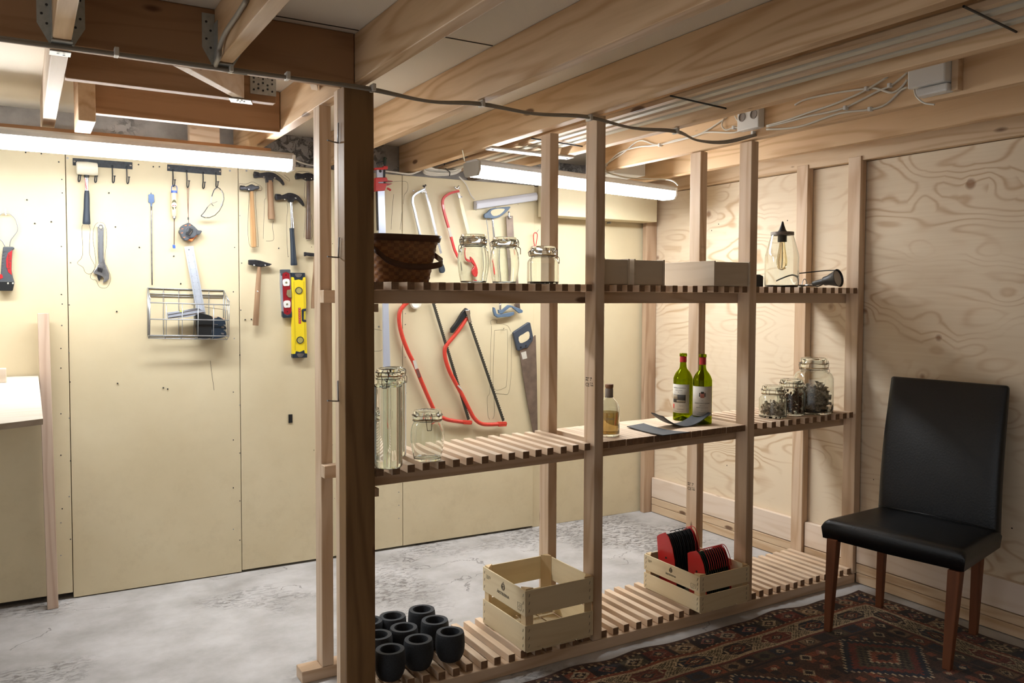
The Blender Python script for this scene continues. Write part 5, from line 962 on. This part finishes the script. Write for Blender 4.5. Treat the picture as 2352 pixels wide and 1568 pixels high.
m = MB(); m.prism([brim(2*PI*i/48, .02, -.004) for i in range(48)], [brim(2*PI*i/48, .02, -.004)+Vector((0,0,.003)) for i in range(48)]); m.build('base', WICK, t)
m = MB(); rows = [[brim(2*PI*i/64, f, g_) for i in range(65)] for f, g_ in ((.90, .004), (.905, .0065), (1.04, .0075), (1.045, .004), (1.03, .0), (.92, -.001))]; m.grid(rows); m.build('rim_band', WICKD, t, smooth=2)
hp = smoothpts([bc+Vector(v) for v in ((-.138,-.02,.135),(-.140,-.10,.125),(-.128,-.152,.105),(-.09,-.158,.075),(-.03,-.156,.058),(.04,-.154,.055),(.10,-.148,.062),(.138,-.12,.075),(.150,-.05,.095),(.143,0,.118))], 5)
m = MB(); m.sheet([[q+Vector((0,0,z_)) for q in hp] for z_ in (-.011, .011)], (0, .003, 0)); m.build('band_handle', WICKD, t, smooth=2)
# ---- crates
def crate(label, x0, x1, y0, y1, z0, hs, gap, print_=True, dx=0):
    t = thing('vegetable_crate', label, 'crate', (x0, y0, z0), 'thin wooden crates on the bottom shelf'); z = z0+.006; th = .005
    H = sum(hs)+gap*(len(hs)-1)
    for k_, hh in enumerate(hs):
        zk = z+sum(hs[:k_])+gap*k_
        for nm, a in (('side_board', (x0, x0+th, y0, y1)), ('side_board', (x1-th, x1, y0, y1)), ('end_board', (x0+th+.0004, x1-th-.0004, y0, y0+th)), ('end_board', (x0+th+.0004, x1-th-.0004, y1-th, y1))):
            b = MB().box(*a, zk, zk+hh).build(nm, CRTY if nm == 'side_board' else CRT, t, bevel=.0008)
            if nm == 'end_board' and a[2] == y0 or (nm == 'side_board' and a[0] == x0):
                m = MB(); n_ = 3
                for s_ in (0, 1):
                    for i in range(n_):
                        zz = zk+hh*(.2+.3*i); 
                        if nm == 'end_board': c_ = Vector((x0+.018 if s_ == 0 else x1-.018, y0-.0004, zz)); m.tube([c_-Vector((.002,0,.006)), c_+Vector((.002,0,.006))], .0009, 4)
                        else: c_ = Vector((x0-.0004, y0+.014 if s_ == 0 else y1-.014, zz)); m.tube([c_-Vector((0,-.002,.006)), c_+Vector((0,-.002,.006))], .0009, 4)
                m.build('staple', BLKM, b)
                if print_ and k_ == len(hs)-1 and nm == 'side_board':
                    ym = (y0+y1)/2; xo = x0-.0006; sc = hh/.10
                    text('\u00c5RSTIDERNA', .0165*sc, INK, b, (xo, ym, zk+hh*.30), (0,-1,0), (0,0,1), 'lettering', align='CENTER')
                    m = MB(); 
                    for rr_ in (.0125, .008): m.tube([(xo, ym+rr_*sc*math.cos(q_*PI/10), zk+hh*.66+rr_*sc*1.1*math.sin(q_*PI/10)) for q_ in range(20)], .0011, 4, closed=True)
                    m.tube([(xo, ym, zk+hh*.66-.002), (xo, ym, zk+hh*.66+.002)], .002, 6); m.tube([(xo, ym, zk+hh*.66+.015*sc), (xo, ym-.002, zk+hh*.66+.020*sc)], .0012, 4); m.build('emblem', INK, b)
                    text('Den som dyrker\noekologisk frugt\nog groent', .0055*sc, INKL, b, (xo, y1-.03, zk+hh*.72), (0,-1,0), (0,0,1), 'lettering'); 
                    m = MB(); q_ = [(xo, y0+.055, zk+hh*.18), (xo, y0+.025, zk+hh*.18), (xo, y0+.025, zk+hh*.42), (xo, y0+.055, zk+hh*.42)]; m.tube(q_, .0006, 4, closed=True); m.tube([(xo, y0+.048, zk+hh*.25), (xo, y0+.040, zk+hh*.36), (xo, y0+.032, zk+hh*.36), (xo, y0+.036, zk+hh*.25)], .0006, 4, closed=True); m.build('emblem', INKL, b)
                    text('DK-OKO-100', .0045*sc, INKL, b, (xo, y0+.055, zk+hh*.12), (0,-1,0), (0,0,1), 'lettering')
    for sx_ in (0, 1):
        for sy_ in (0, 1):
            xa = x0+th+.0006 if sx_ == 0 else x1-th-.0006; ya = y0+th+.0006 if sy_ == 0 else y1-th-.0006; ex, ey = (.034 if sx_ == 0 else -.034), (.034 if sy_ == 0 else -.034)
            m = MB(); m.prism([(xa, ya, z), (xa+ex, ya, z), (xa, ya+ey, z)], [(xa, ya, z+H+.006), (xa+ex, ya, z+H+.006), (xa, ya+ey, z+H+.006)]); m.build('corner_block', CRTZ, t, bevel=.0008)
    n_ = 4; wd = (x1-x0-.012)/n_
    for i in range(n_): MB().box(x0+.0062+wd*i+.004, x0+.0062+wd*(i+1)-.004, y0+.002, y1-.002, z0, z0+.005).build('bottom_board', CRTY, t)
    return t
crate('larger empty thin-board crate beside the black pots', 1.606, 1.922, 2.604, 2.935, ZB, (.098, .098), .036)
crate('lower thin-board crate holding the two red and black stacks', 2.447, 2.742, 2.560, 2.925, ZB, (.070, .070), .014)
# ---- red and black leaf-like stacks (combs) in the crate
def stack(label, q0, q1, w, zb, z1, n, phi, group, face=RED):
    # plates standing side by side from q0 to q1, each a rounded blade; w = depth of plate
    t = thing('plastic_spool_stack', label, 'spool', q0, group); d = (Vector(q1)-Vector(q0)); d.z = 0; dn = d.normalized(); s = Vector((-dn.y, dn.x, 0))
    def plate(c_, th, mat, name, zt, ww, notch=0):
        Hh = zt-zb; P = [(-ww, zb), (ww, zb), (ww, zb+.88*Hh), (ww*.7, zb+.93*Hh), (-ww*.05, zt), (-ww*.45, zb+.93*Hh), (-ww*.8, zb+.76*Hh), (-ww*.97, zb+.55*Hh)]
        tl = math.tan(phi); F = [c_+s*a+Vector((0,0,b))-dn*tl*(b-zb) for a, b in P]; m = MB(); m.prism(F, [f+dn*th for f in F]); return m.build(name, mat, t, bevel=.0008)
    L_ = d.length
    b = plate(Vector((q0[0],q0[1],0)), .003, face, 'end_plate', z1, w); 
    for i in range(n):
        c_ = Vector((q0[0],q0[1],0))+dn*(.006+(L_-.012)*(i+.5)/n)
        plate(c_, .0045, BLK if n > 11 else GRN, 'disc', z1-.008-.003*(i % 2), w*.93); 
        if i % 2 or n < 12: 
            zt = z1-.004; m = MB(); cs = c_+dn*.006; m.tube(smoothpts([cs+s*(-w*.99)+Vector((0,0,zb+(zt-zb)*.62)), cs+s*(-w*.84)+Vector((0,0,zb+(zt-zb)*.80)), cs+s*(-w*.42)+Vector((0,0,zt-.004)), cs+s*(-w*.05)+Vector((0,0,zt+.004)), cs+s*(w*.4)+Vector((0,0,zt-.006))], 4), .0019, 6); m.build('wire_loop', REDP if n < 12 else (REDP if i > 8 else BLK), t, smooth=2)
    plate(Vector((q0[0],q0[1],0))+dn*(L_-.003), .003, face, 'end_plate', z1-.002, w)
    m = MB(); cc = Vector((q0[0],q0[1],zb+(z1-zb)*.55))-dn*.001-dn*math.tan(phi)*((z1-zb)*.55); m.lathe([(.005,0),(.005,.0015)], cc, 14, -dn); m.build('hole', BLK, t)
def st_(label, a, b, w, z1, n, phi): stack(label, (a[0], a[1], ZB), (b[0], b[1], ZB), w, ZB+.014, z1, n, phi, 'red and black stacks in the low crate')
st_('red-ended stack of black discs standing at the back of the low crate', (2.515, 2.835), (2.685, 2.850), .052, .352, 13, .10)
st_('red-ended stack of dark green discs standing at the front of the low crate', (2.560, 2.690), (2.722, 2.700), .052, .298, 11, .08)
# ---- black pots
centres = [(901.3,1413.7),(968.7,1398.4),(998.6,1422.9),(927.4,1439.7),(1033.8,1449.7),(961,1467),(896,1489.5),(868,1456.6),(848,1424)]
labs = ['second black pot of the back row, beside the corner post', 'black pot at the far back of the group', 'black pot between the farthest and the rightmost', 'black pot in the very middle of the group', 'rightmost black pot, nearest the crate',
        'black pot in the front row, between the rightmost and the nearest post one', 'frontmost black pot against the corner post', 'black pot half hidden by the corner post, left of the middle one', 'black pot almost wholly hidden behind the corner post']
r0, h0 = .0545, .104; proto = None
for (x, y), lab in zip(centres, labs):
    q = onz(x, y, ZB+h0); q.z = ZB
    if proto is None:
        proto = thing('black_pot', lab, 'pot', q, 'black pots on the bottom shelf')
        pr = sp([(r0*.50,0),(r0*.70,.003),(r0*.90,.022),(r0*.99,.045),(r0,.065),(r0*.97,.092),(r0*.94,h0-.004)], 3)+[(r0*.92,h0),(r0*.66,h0),(r0*.645,h0-.003),(r0*.66,.05),(r0*.5,.014),(.0005,.012)]
        m = MB(); m.lathe([(.0005,0)]+pr, q, 44, cap=False); m.build('pot_wall', CLAY, proto, smooth=True)
    else:
        c_ = proto.copy(); C.objects.link(c_); c_.location = q; c_['label'] = lab; c_['_w'] = tuple(q)
        for ch in list(proto.children): d_ = ch.copy(); C.objects.link(d_); d_.parent = c_
# ================================================================== CHAIR
ch = thing('dining_chair', 'black leather dining chair with brown wooden legs on the rug', 'chair', (3.16, 2.08, 0))
fd = Vector((-.982, -.188, 0)); ld = Vector((.188, -.982, 0))     # forward, toward the right-hand front leg
def leg(top, foot, w0, w1, z1, name='leg'):
    m = MB(); top, foot = Vector(top), Vector(foot)
    def sq(c_, w, z): return [Vector((c_.x, c_.y, z))+fd*a*w+ld*b*w for a, b in ((1,1),(1,-1),(-1,-1),(-1,1))]
    A = sq(foot, w0, .007); M_ = sq(foot.lerp(top, .62), (w0*.35+w1*.65), .007+(z1-.007)*.62); B = sq(top, w1, z1)
    m.add(A+M_+B, [(3,2,1,0),(8,9,10,11)]+[(i, (i+1) % 4, (i+1) % 4+4, i+4) for i in range(4)]+[(i+4, (i+1) % 4+4, (i+1) % 4+8, i+8) for i in range(4)]); m.build(name, LEGW, ch, bevel=.003)
leg((2.935, 2.275, 0), (2.915, 2.280, 0), .0135, .022, .400); leg((3.020, 1.795, 0), (3.008, 1.812, 0), .0150, .023, .392)
leg((3.345, 2.330, 0), (3.350, 2.345, 0), .0140, .018, .405); leg((3.405, 1.930, 0), (3.418, 1.950, 0), .0150, .020, .400)
# seat: rounded slab lofted front to back
FLc, FRc = Vector((2.915, 2.325, 0)), Vector((3.005, 1.752, 0)); BLc, BRc = Vector((3.375, 2.360, 0)), Vector((3.440, 1.855, 0))
def seatpt(u, v, z): 
    a = FLc.lerp(FRc, u).lerp(BLc.lerp(BRc, u), v); return Vector((a.x, a.y, z))
prof = []
m = MB(); NU, NV = 18, 16; top = []; 
def edge(t_, rr): # 1 in the middle to 0 on the rim
    d_ = min(t_, 1-t_); return 1-(max(0, 1-d_/rr))**2.4 if d_ < rr else 1
us = [0,.004,.013,.028,.06]+[.06+.88*i/8 for i in range(1,8)]+[.94,.972,.987,.996,1]; vs_ = us
T_ = [[seatpt(u, v, .443+(.033-.006*v+.006*math.sin(PI*u)*math.sin(PI*v))*max(.0, math.sqrt(max(0, edge(u, .05))))*max(0, math.sqrt(max(0, edge(v, .06))))) for u in us] for v in vs_]
B_ = [[seatpt(.01+.98*u, .01+.98*v, .392+.004*abs(2*u-1)) for u in us] for v in vs_]
nu, nv = len(us), len(vs_); V = [p for r_ in T_ for p in r_]+[p for r_ in B_ for p in r_]; n_ = nu*nv
F = [(i*nu+j, i*nu+j+1, (i+1)*nu+j+1, (i+1)*nu+j) for i in range(nv-1) for j in range(nu-1)]; F += [tuple(x+n_ for x in f[::-1]) for f in F]
ring = [(0, j) for j in range(nu)]+[(i, nu-1) for i in range(1, nv)]+[(nv-1, j) for j in range(nu-2, -1, -1)]+[(i, 0) for i in range(nv-2, 0, -1)]; R_ = [i*nu+j for i, j in ring]
F += [(R_[(k+1) % len(R_)], R_[k], R_[k]+n_, R_[(k+1) % len(R_)]+n_) for k in range(len(R_))]
m.add(V, F); m.build('seat', LEATHER, ch, smooth=2)
# backrest: curved slab
m = MB(); prof = [(.395, .000), (.46, .000), (.55, .004), (.65, .012), (.78, .030), (.90, .055), (1.0, .082), (1.045, .094), (1.057, .099)]
BL0, BR0 = Vector((3.335, 2.362, 0)), Vector((3.398, 1.850, 0)); rows_f, rows_b = [], []
ax_ = -fd
for k_, (z, o_) in enumerate(prof):
    tw = .062 if z < .95 else .050 if z < 1.03 else .040 if z < 1.05 else .022
    sh = .012*(z-.4)/.65; wid = 1-.03*(z-.4)/.65
    a = BL0.lerp(BR0, .5-.5*wid); b = BL0.lerp(BR0, .5+.5*wid); f_r, b_r = [], []
    for u in (0,.012,.035,.08,.2,.35,.5,.65,.8,.92,.965,.988,1):
        d_ = min(u, 1-u); e_ = .5*tw*(1-.55*(max(0, 1-d_/.05))**2.2); c_ = a.lerp(b, u)+ax_*(o_+tw*.5); c_.z = z-(.010 if (u in (0, 1) and k_ == len(prof)-1) else 0)
        f_r.append(c_-ax_*(e_-.004*math.sin(PI*u))); b_r.append(c_+ax_*e_)
    rows_f.append(f_r); rows_b.append(b_r)
nu = 13; nz = len(prof); V = [p for r_ in rows_f for p in r_]+[p for r_ in rows_b for p in r_]; n_ = nu*nz
F = [(i*nu+j, i*nu+j+1, (i+1)*nu+j+1, (i+1)*nu+j) for i in range(nz-1) for j in range(nu-1)]; F += [tuple(x+n_ for x in f[::-1]) for f in F]
ring = [(0, j) for j in range(nu)]+[(i, nu-1) for i in range(1, nz)]+[(nz-1, j) for j in range(nu-2, -1, -1)]+[(i, 0) for i in range(nz-2, 0, -1)]; R_ = [i*nu+j for i, j in ring]
F += [(R_[(k+1) % len(R_)], R_[k], R_[k]+n_, R_[(k+1) % len(R_)]+n_) for k in range(len(R_))]
m.add(V, F); bk_ = m.build('backrest', LEATHER, ch, smooth=2); sd_ = bk_.modifiers.new('s', 'SUBSURF'); sd_.levels = 1; sd_.render_levels = 2
m = MB(); m.tube([seatpt(.02, .915, .474), seatpt(.5, .905, .480), seatpt(.98, .915, .472)], .0022, 6); m.build('seam', LEATHER, ch, smooth=2)
# ================================================================== RUG
CS = .0055; X0, X1, Y0, Y1 = .95, 3.455, .75, 2.535
nx, ny = int((X1-X0)/CS), int((Y1-Y0)/CS)
xs = (np.arange(nx)+.5)*CS; ys = (np.arange(ny)+.5)*CS
GX, GY = np.meshgrid(xs, ys)              # from the outer corner
LX, LY = nx*CS, ny*CS
dr = LX-GX; dt = LY-GY                    # distance from the right and top (far) edges
top = dt <= dr; d = np.where(top, dt, dr); s = np.where(top, GX, GY)
def L3(c): return np.array(lin(c)[:3])
pal = dict(dk=L3((44,30,30)), navy=L3((34,40,56)), red=L3((122,52,42)), rust=L3((146,78,52)), cream=L3((200,176,142)), tan=L3((150,118,88)), olive=L3((88,78,58)), brown=L3((84,54,42)), rose=L3((150,96,82)))
col = np.zeros((ny, nx, 3)); col[:] = pal['dk']
def put(mask, c): col[mask] = pal[c]
rs = np.random.RandomState(4)
def per(s, P, off=0): return np.mod(s+off, P)-P/2, np.floor((s+off)/P).astype(int)
# outer selvedge
put(d < .03, 'brown'); u, k_ = per(s, .042); put((d > .012) & (d < .026) & (abs(u) < .008), 'tan')
# band one: squares holding stepped diamonds
b = (d >= .03) & (d < .118); v = d-.074; u, k_ = per(s, .125)
cols = ['rust', 'navy', 'olive', 'red', 'tan', 'dk']
for i, c in enumerate(cols): put(b & (k_ % 6 == i) & (abs(u) < .052) & (abs(v) < .037), c)
dia = abs(u)/.048+abs(v)/.034
put(b & (dia < 1) & (k_ % 2 == 0), 'cream'); put(b & (dia < .62) & (k_ % 2 == 0), 'dk'); put(b & (dia < .3) & (k_ % 2 == 0), 'rust')
put(b & (dia < .9) & (k_ % 2 == 1), 'rose'); put(b & (dia < .55) & (k_ % 2 == 1), 'navy'); put(b & (abs(u) < .010) & (abs(v) < .008), 'cream')
u2, k2 = per(s, .030); put(b & (abs(abs(v)-.040) < .004) & (abs(u2) < .006), 'cream')
# guard lines
put((d >= .118) & (d < .132), 'rust'); put((d >= .132) & (d < .141), 'cream'); put((d >= .136) & (d < .1375), 'dk')
# main border: hexagons with hooked corners
b = (d >= .141) & (d < .238); v = d-.1895; u, k_ = per(s, .23)
hx_ = np.maximum(abs(v)/.045, (abs(u)+abs(v)*1.25)/.104)
put(b, 'brown'); st3 = np.mod(abs(u)+abs(v)*1.25, .018); put(b & (hx_ > 1.0) & (st3 < .0085), 'cream'); put(b & (hx_ > 1.0) & (st3 >= .0085), 'olive')
put(b & (hx_ < 1.0) & (hx_ > .88), 'cream')
for i, c in enumerate(('dk', 'red', 'navy')): put(b & (hx_ <= .88) & (k_ % 3 == i), c)
dia = abs(u)/.050+abs(v)/.030; put(b & (dia < 1), 'rust'); put(b & (dia < .72), 'dk'); put(b & (dia < .40), 'cream'); put(b & (dia < .2), 'red')
put(b & (hx_ < .8) & (abs(abs(u)-.066) < .006) & (abs(v) < .016), 'cream'); put(b & (hx_ < .8) & (abs(abs(u)-.05) < .03) & (abs(abs(v)-.022) < .0035), 'tan')
put((d >= .238) & (d < .248), 'cream'); put((d >= .242) & (d < .2435), 'dk'); put((d >= .248) & (d < .256), 'red')
# inner small border
b = (d >= .256) & (d < .33); v = d-.293; u, k_ = per(s, .088)
put(b, 'brown'); sq = np.maximum(abs(u)/.036, abs(v)/.028)
for i, c in enumerate(('tan', 'dk', 'olive', 'navy', 'rust')): put(b & (sq < 1) & (k_ % 5 == i), c)
dia = abs(u)/.028+abs(v)/.022; put(b & (dia < 1), 'dk'); put(b & (dia < .8) & (k_ % 2 == 0), 'cream'); put(b & (dia < .45), 'dk'); put((d >= .33) & (d < .340), 'dk')
# field: hooked medallions on brown red
f = d >= .340; fx_, fy_ = dr-.34, dt-.34
put(f, 'brown'); field_n = rs.rand(ny//6+2, nx//6+2); fn = np.kron(field_n, np.ones((6, 6)))[:ny, :nx]; put(f & (fn > .82), 'rust'); put(f & (fn < .12), 'dk')
u, k1_ = per(fx_, .62, .08); v, k2_ = per(fy_, .46, .03); R_ = np.maximum(abs(u)*.9+abs(v)*.75, abs(u)*1.15)/.22
stp = np.round(abs(v)/.016)*.016; R2 = (abs(u)+stp*1.15)
put(f & (R2 < .235), 'cream'); put(f & (R2 < .226), 'navy'); put(f & (R2 < .19), 'red'); put(f & (R2 < .15), 'olive'); put(f & (R2 < .14) & (np.mod(R2, .03) < .012), 'dk'); put(f & (R2 < .085), 'cream'); put(f & (R2 < .075), 'rust'); put(f & (R2 < .04), 'dk')
u3, q1 = per(fx_, .09); v3, q2 = per(fy_, .09); h_ = (q1*7+q2*13) % 5; dd = abs(u3)+abs(v3); o_ = f & (R2 > .25)
put(o_ & (dd < .030) & (h_ == 0), 'cream'); put(o_ & (dd < .018) & (h_ == 0), 'dk'); put(o_ & (dd < .028) & (h_ == 2), 'navy'); put(o_ & (dd < .028) & (h_ == 3), 'rose'); put(o_ & (dd < .014) & (h_ > 1), 'cream')
jit = .62+(rs.rand(ny, nx, 1)-.5)*.5; col *= jit
bl = np.kron(rs.rand(ny//9+2, nx//30+2), np.ones((9, 30)))[:ny, :nx, None]; col *= .8+.4*bl
vx = np.arange(nx+1)*CS; vy = np.arange(ny+1)*CS; VX, VY = np.meshgrid(vx, vy)
wav = .010*np.sin(VX*7+1.3)+.007*np.sin(VX*17+.4); wav2 = .008*np.sin(VY*8+2)+.005*np.sin(VY*21)
PXw = X0+VX+wav2*np.clip(1-(LX-VX)/.5, 0, 1); PYw = Y0+VY+wav*np.clip(1-(LY-VY)/.4, 0, 1)
PZw = .005+.0035*np.sin(VX*9+VY*3)*np.sin(VY*7-1)+.0025*np.sin(VX*23+VY*11)*np.clip(1-(LY-VY)/.35, 0, 1)+.0035
PZw = np.clip(PZw, .003, .02)
legs_ = ((2.915,2.28),(3.008,1.812),(3.35,2.345),(3.418,1.95))
for lx, ly in legs_:
    dd = np.hypot(PXw-lx, PYw-ly); w_ = np.clip(1-(dd-.03)/.08, 0, 1); PZw = PZw*(1-w_)+.0066*w_
co = np.stack([PXw, PYw, PZw], -1).reshape(-1, 3); nvt = len(co)
bot_ = co.copy(); bot_[:, 2] = .0005
idx = np.arange((nx+1)*(ny+1)).reshape(ny+1, nx+1); q = np.stack([idx[:-1,:-1], idx[:-1,1:], idx[1:,1:], idx[1:,:-1]], -1).reshape(-1, 4)
rim = list(idx[0,:])+list(idx[1:,-1])+list(idx[-1,-2::-1])+list(idx[-2:0:-1,0]); rim = np.array(rim); rn_ = np.roll(rim, -1)
sidev = np.concatenate([co, bot_[rim]]); base_i = nvt+np.arange(len(rim)); side = np.stack([rn_, rim, base_i, np.roll(base_i, -1)], -1)
faces = np.concatenate([q, side]); me = bpy.data.meshes.new('pile')
me.vertices.add(len(sidev)); me.vertices.foreach_set('co', sidev.astype(np.float32).ravel()); me.loops.add(faces.size); me.loops.foreach_set('vertex_index', faces.ravel().astype(np.int32))
me.polygons.add(len(faces)); me.polygons.foreach_set('loop_start', np.arange(0, faces.size, 4, dtype=np.int32)); me.update(calc_edges=True)
at = me.color_attributes.new('weave', 'FLOAT_COLOR', 'CORNER'); cc = np.concatenate([col.reshape(-1, 3), np.tile(pal['brown'], (len(side), 1))]); cc = np.clip(cc, 0, 1); cc = np.repeat(np.concatenate([cc, np.ones((len(cc), 1))], 1), 4, 0)
at.data.foreach_set('color', cc.astype(np.float32).ravel())
m_, nt, b_ = newmat('woven_rug'); va = N(nt, 'ShaderNodeVertexColor'); va.layer_name = 'weave'; tc = N(nt, 'ShaderNodeTexCoord'); nz = N(nt, 'ShaderNodeTexNoise', i_Scale=260., i_Detail=3.); L(nt, tc.outputs['Object'], nz.inputs['Vector'])
hs = N(nt, 'ShaderNodeHueSaturation'); L(nt, va.outputs[0], hs.inputs['Color']); L(nt, math_(nt, 'MULTIPLY_ADD', nz.outputs[0], .9, .5), hs.inputs['Value']); L(nt, hs.outputs[0], b_.inputs['Base Color'])
b_.inputs['Roughness'].default_value = .95; b_.inputs['Specular IOR Level'].default_value = .1; b_.inputs['Sheen Weight'].default_value = .15
bp = N(nt, 'ShaderNodeBump', i_Strength=.5, i_Distance=.003); L(nt, nz.outputs[0], bp.inputs['Height']); L(nt, bp.outputs[0], b_.inputs['Normal'])
me.materials.append(m_); rug = bpy.data.objects.new('patterned_rug', me); C.objects.link(rug); tag(rug, 'dark red-brown patterned oriental rug lying in front of the shelf under the chair', 'rug')
# clean helper properties
for o in bpy.data.objects:
    if '_w' in o: del o['_w']
